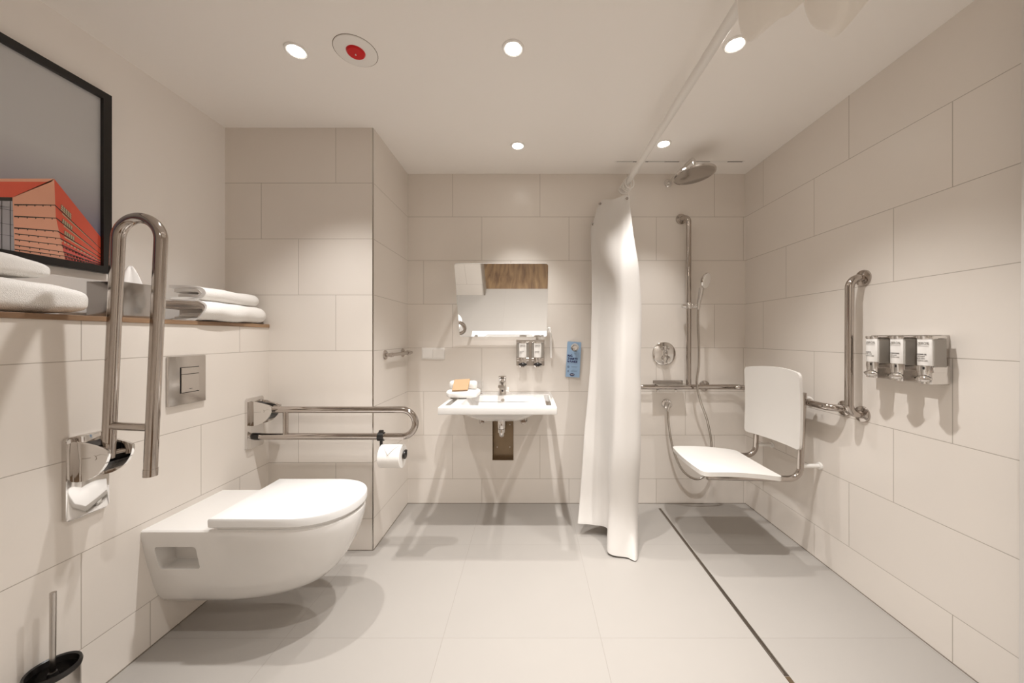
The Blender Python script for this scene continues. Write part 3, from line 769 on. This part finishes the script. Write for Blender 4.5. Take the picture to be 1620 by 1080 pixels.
# ------------------------------------------------------------------ wall soap dispensers
def dispenser(t, O, ex, n, words, face='ZERO%', hw=.040, d0=.006, d1=.052, dark=False):
    """One dispenser: O = wall point at its bottom centre, ex = unit along the wall, n = away from the wall (z up). Built under the rack t."""
    O, ex, n = V(O), V(ex), V(n); ez = V((0, 0, 1))
    def P(u, d, z): return O+ex*u+n*d+ez*z
    def rbox(bm, u0, u1, d0, d1, z0, z1, r=.003, seg=2):
        pl = [P(u0, d0, z0), P(u1, d0, z0), P(u1, d1, z0), P(u0, d1, z0)]
        prism(bm, pl, ez*(z1-z0), min(r, .45*(z1-z0)), seg)
    def col(bm, hw, d0, d1, z0, z1):
        pl = [P(-hw, d0, z0), P(hw, d0, z0), P(hw, d1-.004, z0)]
        for k in range(7): a = pi*k/6-pi/2; pl.append(P(-sin(a)*hw*1.0, d1-.004+.004*cos(a), z0))
        pl.append(P(-hw, d1-.004, z0)); prism(bm, pl, ez*(z1-z0), .0012, 1)
    b = bm_new(); rbox(b, -hw, hw, d0, d1, .052, .160, min(.010, hw-.022), 3); bottle = obj('bottle', b, 'frost', t)
    b = bm_new(); rbox(b, -hw-.001, hw+.001, d0-.001, d1+.006, .160, .170, .004, 2); col(b, .0245, .050, .074, .158, .170); obj('cap', b, 'chrome', bottle)
    b = bm_new(); rbox(b, -hw-.001, hw+.001, d0-.001, d1+.003, .040, .062, .004, 2); obj('holder_band', b, 'chrome', bottle)
    b = bm_new(); col(b, .0235, .006, .073, 0, .064); obj('pump_housing', b, 'chrome', bottle)
    b = bm_new(); col(b, .0240, .046, .0735, .0645, .158); lb = obj('label', b, 'label', bottle)
    # lettering on the label's front
    text(face, .0135, 'inkpale', bottle, P(-.0205, .0739, .139), ex, ez, width=.038)
    b = bm_new(); rbox(b, -.020, .016, .0738, .0741, .1335, .1345, .0001, 1); obj('label_rule', b, 'inkpale', bottle, 0)
    for k, wd in enumerate(words):
        text(wd, .0062, 'ink' if k == 0 else 'inkpale', bottle, P(-.0205, .0739, .102-k*.0075), ex, ez, width=.0031*len(wd))
    # almond push button and the spout hole
    b = bm_new(); rings = []
    for i in range(13):
        s_ = -1+2*i/12; w = max(.02, (1-abs(s_)**1.7))
        rings.append([b.verts.new(P(.029*s_, .074+.014*w*max(0, cos(a))+.001, .018+.0135*w*sin(a)-.002*cos(a))) for a in [2*pi*k/16 for k in range(16)]])
    skin(b, rings); b.faces.new(rings[0]); b.faces.new(rings[-1])
    obj('push_button', b, 'chrome' if not dark else 'black', bottle, 60)
    b = bm_new(); rbox(b, -.0022, .0022, .0722, .0745, .050, .060, .0005, 1); obj('lock_slot', b, 'black', bottle, 0)
    return bottle
t = thing('soap_dispenser', (.004, YB, .943), 'chrome double soap dispenser with white labels on the wall right of the faucet', 'soap dispenser')
b = bm_new(); box(b, (-.092, YB-.006, .946), (.100, YB, 1.128), .002, 1); obj('backplate', b, 'satin', t)
dispenser(t, (-.0460, YB-.004, .943), (1, 0, 0), (0, -1, 0), ['HAND WASH', 'GENTLE', 'CLEAN'], dark=True)
dispenser(t, (.0535, YB-.004, .943), (1, 0, 0), (0, -1, 0), ['HAND CREAM', 'SOFT CARE'], dark=True)
t = thing('soap_dispenser', (XR, 1.355, .975), 'chrome triple soap dispenser with white labels on the right shower wall', 'soap dispenser')
b = bm_new(); box(b, (XR-.030, 1.240, .973), (XR, 1.498, 1.150), .002, 1); obj('backplate', b, 'satin', t)
for y, wd in ((1.4485, ['SHAMPOO', 'FOR HAIR', 'GENTLE CARE']), (1.350, ['CONDITIONER', 'FOR HAIR', 'GENTLE CARE']), (1.2546, ['SHOWER GEL', 'FOR BODY', 'AND SKIN', 'GENTLE CARE'])):
    dispenser(t, (XR-.004, y, .977), (0, -1, 0), (-1, 0, 0), wd, hw=.0265, d0=.022, d1=.064)

# ------------------------------------------------------------------ blue door hanger on its hook
t = thing('wall_hook', (.308, YB, 1.070), 'small round chrome wall hook holding the blue card', 'hook')
b = bm_new(); lathe(b, [(.020, 0), (.020, .004), (.008, .007), (.007, .024)], (.308, YB, 1.070), (0, -1, 0), 28); obj('stem', b, 'chrome', t)
b = bm_new(); lathe(b, [(.007, .022), (.015, .025), (.0165, .029), (.015, .033), (.0005, .034)], (.308, YB, 1.070), (0, -1, 0), 28); obj('knob', b, 'chrome', t)
ca = R(-3.0); cx_, cz_ = .299, .990; yk = YB-.013
def card(u, w, d=0): return V((cx_+u*cos(ca)-w*sin(ca)*-1*-1, yk-d, cz_+w*cos(ca)+u*sin(ca))) if False else V((cx_+u*cos(ca)+w*sin(-ca), yk-d, cz_+w*cos(ca)-u*sin(-ca)))
t = thing('door_hanger', (.30, yk, .99), 'light blue towel reuse card hanging between the mirror and the curtain', 'card')
# card with a round hole for the hook: outer outline and hole joined as a strip
hu, hw_, hr = .006, .083, .0275
b = bm_new(); n = 48; outer = []; inner = []
for k in range(n):
    a = 2*pi*k/n; dx, dy = cos(a), sin(a)
    tx = min(((.0475-hu)/dx if dx > 1e-6 else (-.0475-hu)/dx if dx < -1e-6 else 9), ((.121-hw_)/dy if dy > 1e-6 else (.04-hw_)/dy if dy < -1e-6 else 9))
    outer.append((hu+dx*tx, hw_+dy*tx)); inner.append((hu+dx*hr, hw_+dy*hr))
def strip(dep):
    A_ = [b.verts.new(card(*p, dep)) for p in outer]; B_ = [b.verts.new(card(*p, dep)) for p in inner]
    for k in range(n): b.faces.new((A_[k], A_[(k+1) % n], B_[(k+1) % n], B_[k]))
    return A_, B_
A0, B0_ = strip(0); A1, B1_ = strip(.0012)
for k in range(n):
    b.faces.new((A0[k], A0[(k+1) % n], A1[(k+1) % n], A1[k])); b.faces.new((B0_[k], B0_[(k+1) % n], B1_[(k+1) % n], B1_[k]))
prism(b, [card(-.0475, -.121), card(.0475, -.121), card(.0475, .0405), card(-.0475, .0405)], (0, -.0012, 0))
obj('card', b, 'blue', t, 0)
ex_, ez_ = (card(1, 0)-card(0, 0)), (card(0, 1)-card(0, 0))
for s, u0, w0, wd in (('PRAĆ,', -.041, .018, .035), ('Z NAMI TO', -.041, -.002, .069), ('NA PLANECIE', -.041, -.021, .068)):
    text(s, .0185, 'navy', t, card(u0, w0, .0016), ex_, ez_, width=wd, bold=.0011)
b = bm_new()
for w0, u0, u1, h in ((-.0305, -.040, .032, .0016), (-.049, -.012, .030, .002), (-.055, -.012, .026, .002), (-.077, -.014, .032, .002), (-.083, -.014, .028, .002)):
    prism(b, [card(u0, w0, .0012), card(u1, w0, .0012), card(u1, w0+h, .0012), card(u0, w0+h, .0012)], (0, -.0003, 0))
obj('fine_print', b, 'bluegrey', t, 0)
for w0 in (-.052, -.081):
    b = bm_new(); prism(b, [card(-.032+.008*cos(a)*(1 if w0 > -.06 else .7), w0+.008*sin(a), .0012) for a in [2*pi*k/12 for k in range(12)]], (0, -.0003, 0)); obj('icon', b, 'bluegrey', t, 0)
b = bm_new(); prism(b, [card(-.004+.0165*cos(a), -.104+.0095*sin(a), .0012) for a in [2*pi*k/32 for k in range(32)]], (0, -.0004, 0)); obj('oval_emblem', b, 'navy', t, 0)
b = bm_new()
for k in range(5): prism(b, [card(-.0135+k*.0042, -.1062, .0016), card(-.0135+k*.0042+.003, -.1062, .0016), card(-.0135+k*.0042+.003, -.1018+(.0014 if k in (0, 3) else 0), .0016), card(-.0135+k*.0042, -.1018, .0016)], (0, -.0002, 0))
obj('emblem_lettering', b, 'label', t, 0)

# ------------------------------------------------------------------ shower curtain rod, curtain, second curtain
RX, RZ = .641, 2.156
t = thing('curtain_rod', (RX, YB, RZ), 'white shower curtain rod running overhead from the back wall toward the camera', 'curtain rod')
b = bm_new(); tube(b, fillet([(RX, YB, RZ), (RX, .96, RZ), (XR, .96, RZ)], .06), .0185, 24); obj('rod', b, 'rod', t, 50)
b = bm_new(); lathe(b, [(.032, 0), (.032, .005), (.024, .008), (.023, .045), (.0185, .047)], (RX, YB, RZ), (0, -1, 0), 32); obj('flange', b, 'rod', t)
b = bm_new(); lathe(b, [(.032, 0), (.032, .005), (.024, .008), (.023, .035), (.0185, .037)], (XR, .96, RZ), (-1, 0, 0), 32); obj('flange', b, 'rod', t)

def cloth(bm, keys, zs_n=60, per=14, wob=.004, seed=0):
    """keys: sections (list of control points), top first, interpolated downward; each section smoothed sideways."""
    K = [[V(p) for p in spline(k, per)] for k in keys]
    nU = len(K[0]); rows = []
    for i in range(zs_n+1):
        f = i/zs_n*(len(K)-1); row = []
        a = min(int(f), len(K)-2); tt = f-a
        k0, k1, k2, k3 = K[max(a-1, 0)], K[a], K[a+1], K[min(a+2, len(K)-1)]
        for u in range(nU):
            p = .5*((2*k1[u])+(k2[u]-k0[u])*tt+(2*k0[u]-5*k1[u]+4*k2[u]-k3[u])*tt*tt+(3*k1[u]-k0[u]-3*k2[u]+k3[u])*tt**3)
            w = noise.noise_vector(p*V((7, 7, 2.0))[0]*.6+V((seed, 0, 0)))*wob*min(1, i/8)
            row.append(bm.verts.new(p+V((w.x, w.y, 0))))
        rows.append(row)
    skin(bm, rows, wrap=False)
    # give it a real thickness
    bm.normal_update()
    r_ = bmesh.ops.solidify(bm, geom=bm.faces[:], thickness=.0014)

t = thing('shower_curtain', (.55, 2.1, .02), 'white shower curtain hanging from the back end of the rod to the floor', 'shower curtain')
keys = [
 [(.630, 2.370, 2.045), (.520, 2.352, 2.040), (.410, 2.300, 1.895), (.412, 2.265, 1.890), (.452, 2.245, 2.008), (.530, 2.242, 2.020), (.600, 2.235, 2.040), (.632, 2.240, 2.045), (.625, 2.290, 2.045)],
 [(.635, 2.345, 1.80), (.52, 2.315, 1.80), (.402, 2.275, 1.78), (.415, 2.232, 1.78), (.470, 2.215, 1.79), (.535, 2.210, 1.79), (.590, 2.195, 1.79), (.648, 2.200, 1.80), (.640, 2.270, 1.80)],
 [(.640, 2.300, 1.46), (.52, 2.265, 1.46), (.398, 2.235, 1.46), (.430, 2.190, 1.46), (.472, 2.110, 1.46), (.512, 2.060, 1.46), (.562, 2.050, 1.46), (.655, 2.090, 1.46), (.655, 2.230, 1.46)],
 [(.640, 2.260, 1.00), (.50, 2.220, 1.00), (.380, 2.185, 1.00), (.425, 2.130, 1.00), (.458, 2.010, 1.00), (.485, 1.945, 1.00), (.535, 1.925, 1.00), (.627, 1.985, 1.00), (.650, 2.180, 1.00)],
 [(.645, 2.240, .55), (.48, 2.180, .55), (.330, 2.120, .55), (.410, 2.085, .55), (.446, 1.990, .55), (.450, 1.890, .55), (.525, 1.870, .55), (.605, 1.920, .55), (.640, 2.150, .55)],
 [(.645, 2.230, .20), (.46, 2.150, .22), (.296, 2.065, .20), (.390, 2.050, .20), (.448, 2.000, .20), (.430, 1.900, .20), (.520, 1.870, .20), (.592, 1.930, .20), (.640, 2.130, .20)],
 [(.645, 2.220, .010), (.45, 2.120, .05), (.278, 2.025, .072), (.370, 2.015, .066), (.442, 1.985, .058), (.412, 1.845, .016), (.500, 1.812, .008), (.555, 1.812, .004), (.640, 2.110, .004)]]
b = bm_new(); cloth(b, keys); obj('fabric', b, 'curtain', t, 70)
for (x, y, z) in ((.448, 2.2435, 1.993), (.409, 2.262, 1.868), (.617, 2.232, 2.022)):
    b = bm_new()
    lathe(b, [(.0042, -.001), (.0085, -.001), (.0085, .002), (.0042, .002), (.0042, -.001)], (x, y-.003, z), (0, -1, .1), 20, cap=False); obj('eyelet', b, 'eyelet', t)
for k, y in enumerate((2.255, 2.285, 2.315, 2.345)):
    b = bm_new(); c = V((RX-.006*(k % 2), y, RZ-.022)); pts = []
    for j in range(28):
        a = 2*pi*j/28; pts.append(c+V((.028*cos(a), .010*sin(a), .042*sin(a))))
    tube(b, pts, .0026, 8, closed=True); obj('ring', b, 'plastic', t)
# second curtain: folds thrown up over the cross rod, and the gathered strip by the right wall
b = bm_new()
for (x0, x1, ul, zl, zr, sd) in ((.592, .770, .16, 1.968, 2.085, 1), (.770, .925, .42, 1.966, 2.075, 2)):
    rows = []
    for i in range(33):
        u = i/32; x = x0+(x1-x0)*u
        k = (u-ul)/(ul if u < ul else 1-ul)
        low = zl+((RZ-.02-zl)*abs(k)**3.2 if u < ul else (zr-zl)*abs(k)**(1.1 if sd == 1 else 1.7))
        if u > .9: low += (RZ-.02-low)*((u-.9)/.1)**2
        row = []
        for j in range(41):
            ph = 2*pi*j/40
            hz = (1-cos(ph))*.5                       # 0 over the rod, 1 at the lowest point
            bulge = (.030+.012*sin(5*u+sd))*min(1, 4*u+.15)
            y = .96-sin(ph)*(.024+bulge*hz**.6)+.016*sin(u*9+sd)*hz
            z = RZ+.0215-(RZ+.0215-low)*hz
            row.append(b.verts.new((x+.007*sin(ph*2+sd*2), y, z)))
        rows.append(row)
    skin(b, rows, wrap=False)
bmesh.ops.remove_doubles(b, verts=b.verts, dist=.0004)
tag(obj('draped_curtain', b, 'curtain_thin', None, 70), 'white curtain folds looped over the rod at the top edge of the photo', 'curtain')
b = bm_new(); ks = []
for z in (2.12, 1.4, .7, .03):
    k = []
    for j in range(13): k.append((1.383+.0070*j-(2.12-z)*.004, .965+.028*(1 if j % 2 else -1), z))
    ks.append(k)
cloth(b, ks, 30, 8, .002, 4); 
tag(obj('gathered_curtain', b, 'curtain', None, 70), 'narrow strip of gathered curtain against the right wall at the edge of the photo', 'curtain')

# ------------------------------------------------------------------ shower: overhead shower
HX, HY = .975, 2.083
t = thing('overhead_shower', (.952, YB, 2.20), 'large round chrome overhead shower on a wall arm', 'shower head')
b = bm_new(); lathe(b, [(.028, 0), (.028, .005), (.024, .010), (.012, .012)], (.952, YB, 2.20), (0, -1, 0), 32); obj('flange', b, 'chrome', t)
b = bm_new(); tube(b, fillet([(.952, YB-.005, 2.200), (.972, HY, 2.206), (HX, HY, 2.130)], .028), .0105, 20); obj('arm', b, 'chrome', t)
b = bm_new(); lathe(b, [(.0005, .036), (.016, .036), (.018, .020), (.030, .016), (.100, .010), (.117, .006), (.1195, .000), (.117, -.006), (.0005, -.006)], (HX, HY, 2.106), (-.09, .05, 1), 56); hd = obj('head', b, 'chrome', t)
b = bm_new(); lathe(b, [(.0005, -.0072), (.108, -.0072), (.110, -.006)], (HX, HY, 2.106), (-.09, .05, 1), 48); obj('spray_face', b, 'satin', hd)

# thermostat
t = thing('shower_mixer', (.922, YB, 1.03), 'round chrome shower mixer plate with two knobs', 'shower tap')
b = bm_new(); lathe(b, [(.0005, .011), (.074, .011), (.079, .008), (.080, 0)], (.922, YB, 1.030), (0, -1, 0), 56); obj('plate', b, 'chrome', t)
for dx, dz, r in ((.004, .036, .019), (.007, -.036, .024)):
    b = bm_new(); lathe(b, [(r*.9, .010), (r, .014), (r, .040), (r*.92, .044), (.0005, .045)], (.922+dx, YB, 1.030+dz), (0, -1, 0), 32); kb = obj('knob', b, 'chrome', t)
    b = bm_new(); box(b, (.922+dx-.003, YB-.056, 1.030+dz-r*.2), (.922+dx+.003, YB-.043, 1.030+dz+r*1.15), .002, 1); obj('knob_grip', b, 'chrome', kb)

# L-shaped bar with vertical pole
BZ, BR = .809, .0165
t = thing('shower_handrail', (1.2, YB, BZ), 'long steel handrail wrapping the shower corner with a vertical pole', 'grab rail')
b = bm_new()
tube(b, fillet([(.722, YB-.004, BZ), (.722, 2.357, BZ), (1.420, 2.357, BZ), (1.420, 1.652, BZ), (XR-.004, 1.652, BZ)], [.04, .07, .045], 10), BR, 26); obj('rail', b, 'steel', t, 50)
b = bm_new(); tube(b, fillet([(1.040, YB-.004, 1.953), (1.066, 2.357, 1.953), (1.066, 2.357, BZ)], .04, 10), BR, 26); obj('pole', b, 'steel', t, 50)
def flange(o, ax, r=.036):
    b = bm_new(); lathe(b, [(r, 0), (r, .005), (r*.93, .009), (r*.6, .012), (.0165, .013)], o, ax, 40); return b
for o_, ax in (((.722, YB, BZ), (0, -1, 0)), ((1.199, YB, BZ), (0, -1, 0)), ((1.040, YB, 1.953), (0, -1, 0)), ((XR, 1.652, BZ), (-1, 0, 0))):
    obj('flange', flange(o_, ax), 'steel', t)
b = bm_new(); tube(b, [(1.199, YB-.005, BZ), (1.199, 2.357, BZ)], .009, 16); obj('post', b, 'steel', t)
b = bm_new()
secs = []
lathe(b, [(.0165, -.020), (.0235, -.020), (.025, -.016), (.025, .016), (.0235, .020), (.0165, .020)], (1.066, 2.357, 1.352), (0, 0, 1), 28, cap=False)
tube(b, [(1.022, 2.357, 1.352), (1.046, 2.357, 1.352)], [.013, .016], 20)
box(b, (1.075, 2.330, 1.336), (1.135, 2.368, 1.368), .008, 3); obj('slider', b, 'chrome', t)

# hand shower with hose
t = thing('hand_shower', (1.122, 2.335, 1.35), 'chrome hand shower in the slider on the vertical pole, with its hose', 'hand shower')
b = bm_new(); tube(b, [(1.119, 2.335, 1.325), (1.122, 2.333, 1.370), (1.130, 2.325, 1.42), (1.134, 2.318, 1.468)], [.0095, .0125, .0150, .0165], 20)
obj('handle', b, 'chrome', t, 50)
hc, ha = V((1.152, 2.300, 1.512)), V((.62, -.74, -.26)).normalized()
b = bm_new(); lathe(b, [(.0005, -.026), (.022, -.024), (.044, -.012), (.0525, 0), (.050, .006)], hc, ha, 40); obj('head', b, 'chrome', t)
b = bm_new(); lathe(b, [(.0495, .0055), (.047, .009), (.0005, .010)], hc, ha, 40); obj('spray_face', b, 'plastic', t)
def HP(px, py, Y=2.315): return None
hose = [(1.119, 2.335, 1.325), (1.116, 2.330, 1.22), (1.117, 2.320, 1.07), (1.108, 2.305, .95), (1.094, 2.300, .845), (1.118, 2.305, .73), (1.170, 2.315, .59), (1.205, 2.330, .43), (1.200, 2.340, .29), (1.150, 2.345, .205), (1.080, 2.345, .205), (1.010, 2.350, .270), (.960, 2.358, .40), (.935, 2.362, .55), (.928, 2.364, .655)]
b = bm_new(); tube(b, spline(hose, 10), .0072, 14); obj('hose', b, 'hose', t, 60)
t = thing('hose_outlet', (.940, YB, .685), 'round chrome hose outlet on the wall below the shower mixer', 'hose outlet')
b = bm_new(); lathe(b, [(.034, 0), (.034, .004), (.030, .009), (.018, .011), (.018, .055), (.016, .058), (.0005, .058)], (.940, YB, .685), (0, -1, 0), 36); obj('body', b, 'chrome', t)
b = bm_new(); tube(b, [(.940, 2.367, .685), (.929, 2.364, .655), (.927, 2.3637, .645)], [.012, .011, .010], 16); obj('spout', b, 'chrome', t)
# small clip-on shelf on the rail
t = thing('rail_tray', (.935, 2.355, BZ), 'small chrome tray clipped on the handrail below the shower mixer', 'tray')
b = bm_new(); box(b, (.838, 2.270, BZ+.0172), (1.042, 2.395, BZ+.0222), .002, 1); box(b, (.838, 2.390, BZ+.0172), (1.042, 2.395, BZ+.040), .002, 1); obj('plate', b, 'satin', t)
for x in (.856, .978):
    b = bm_new(); lathe(b, [(.0005, -.030), (.008, -.030), (.009, -.026), (.009, -.0170)], (x, 2.357, BZ), (0, 0, 1), 20); obj('clamp_screw', b, 'chrome', t)

# vertical grab bar on the right wall
t = thing('grab_bar', (XR, 1.565, .80), 'upright polished steel grab bar on the right wall beside the dispenser', 'grab rail')
b = bm_new(); tube(b, fillet([(XR-.004, 1.560, 1.405), (1.422, 1.562, 1.405), (1.422, 1.565, .800), (XR-.004, 1.565, .800)], .042, 10), BR, 26); obj('bar', b, 'steel', t, 50)
obj('flange', flange((XR, 1.560, 1.405), (-1, 0, 0)), 'steel', t); obj('flange', flange((XR, 1.565, .800), (-1, 0, 0)), 'steel', t)

# ------------------------------------------------------------------ hanging shower seat
t = thing('shower_chair', (1.30, 1.975, .43), 'white hanging shower seat with steel frame hooked on the corner handrail', 'shower seat')
def lerp(a, c, k): return V(a)*(1-k)+V(c)*k
n = 24
P = []
for i in range(n+1):
    v = i/n; y = 1.750+.450*v; s_ = 1-(2*v-1)**2; row = []
    for j in range(n+1):
        w = j/n
        z = (.577-.021*v)*(1-w)+(.960-.004*v+.019*s_)*w
        x = 1.342+.024*s_+.006*sin(pi*w)
        # rounded corners
        row.append((x, y, z))
    P.append(row)
def round_grid(P, r, a, c):
    """Pull the corners of a grid in to a radius (a, c: sizes along the two directions)."""
    ni, nj = len(P)-1, len(P[0])-1; Q = []
    for i in range(ni+1):
        row = []
        for j in range(nj+1):
            u, w = i/ni*a, j/nj*c
            du, dw = min(u, a-u), min(w, c-w)
            if du < r and dw < r:
                ex, ey = r-du, r-dw; m = max(ex, ey); L_ = math.hypot(ex, ey)
                k = m/L_ if L_ > 1e-9 else 1
                du2, dw2 = r-ex*k, r-ey*k
                u = du2 if u < a/2 else a-du2; w = dw2 if w < c/2 else c-dw2
            fi, fj = u/a*ni, w/c*nj; i0, j0 = min(int(fi), ni-1), min(int(fj), nj-1); s, q = fi-i0, fj-j0
            row.append(lerp(lerp(P[i0][j0], P[i0+1][j0], s), lerp(P[i0][j0+1], P[i0+1][j0+1], s), q))
        Q.append(row)
    return Q
def soft_slab(name, P, d, mat, t):
    b = bm_new(); slab(b, P, d)
    es = [e for e in b.edges if len(e.link_faces) == 2 and e.calc_face_angle(0) > R(50)]
    bmesh.ops.bevel(b, geom=es, offset=.005, segments=2, affect='EDGES', profile=.5)
    return obj(name, b, mat, t, 50)
soft_slab('backrest', round_grid(P, .022, .45, .39), (.014, 0, 0), 'seatplast', t)
P = []
ff, nf, nb, fb = (.890, 2.200, .462), (.8656, 1.750, .470), (1.268, 1.750, .4445), (1.292, 2.200, .436)
for i in range(n+1):
    v = i/n; row = []
    for j in range(n+1):
        w = j/n
        p = lerp(lerp(nf, ff, v), lerp(nb, fb, v), w)
        s_ = 1-(2*v-1)**2
        p.x -= .016*s_*(1-w)
        p.z += .009*sin(pi*w)*(1-.0*s_) - .012*s_*(sin(pi*w*.9)) 
        row.append(p)
    P.append(row)
soft_slab('seat', round_grid(P, .03, .45, .40), (0, 0, -.022), 'seatplast', t)
for y in (1.795, 2.150):
    b = bm_new(); tube(b, fillet([(1.398, y, .86), (1.386, y, .58), (1.380, y, .418), (.905, y, .430)], [.1, .06], 10), .0150, 22); obj('frame_tube', b, 'steel', t, 50)
    b = bm_new(); c = V((1.420, y, BZ)); pts = [c+V((.0245*cos(a), 0, .0245*sin(a))) for a in [R(-60+k*15) for k in range(19)]]
    tube(b, pts, .0075, 12); box(b, (1.380, y-.009, BZ-.03), (1.400, y+.009, BZ+.045), .004, 2); obj('hook', b, 'plastic', t)
    b = bm_new(); tube(b, [(1.380, y, .485), (XR-.004, y, .485)], .0105, 18); lathe(b, [(.019, 0), (.019, .004), (.0165, .008), (.011, .009)], (XR-.0002, y, .485), (-1, 0, 0), 28); obj('wall_bumper', b, 'plastic', t)
b = bm_new(); tube(b, [(.955, 1.795, .428), (.955, 2.150, .428)], .010, 16); tube(b, [(1.25, 1.795, .419), (1.25, 2.150, .419)], .010, 16); obj('crossbar', b, 'steel', t)

# ------------------------------------------------------------------ floor drain
t = thing('floor_drain', (.867, 1.75, 0), 'long thin dark drain channel along the shower floor', 'drain')
b = bm_new(); box(b, (.8585, 1.185, 0), (.8755, 2.345, .0012)); obj('channel', b, 'drain', t, 0)
for x in (.8600, .8722):
    b = bm_new(); box(b, (x, 1.190, .0010), (x+.0025, 2.340, .0018)); obj('channel_edge', b, 'satin', t, 0)
b = bm_new(); box(b, (.8585, 1.05, 0), (.8755, 1.183, .0012)); obj('end_piece', b, 'bronze', t, 0)

# ------------------------------------------------------------------ camera and render look
cd = bpy.data.cameras.new('camera'); cam = bpy.data.objects.new('camera', cd); COL.objects.link(cam)
cam.location = (0, 0, 1.143); cam.rotation_euler = (pi/2, 0, 0)
cd.sensor_width = 36; cd.lens = 556/1620*36; cd.shift_x = -28/1620; cd.shift_y = -7/1620; cd.clip_start = .01
SC.camera = cam
w = bpy.data.worlds.new('world'); SC.world = w; w.use_nodes = True
w.node_tree.nodes['Background'].inputs[0].default_value = (0, 0, 0, 1)
SC.view_settings.view_transform = 'Standard'; SC.view_settings.look = 'None'; SC.view_settings.exposure = 0; SC.view_settings.gamma = 1
SC.view_settings.use_curve_mapping = False
cy = SC.cycles
cy.max_bounces = 14; cy.diffuse_bounces = 8; cy.glossy_bounces = 8; cy.transmission_bounces = 10
cy.sample_clamp_indirect = 4; cy.blur_glossy = .6
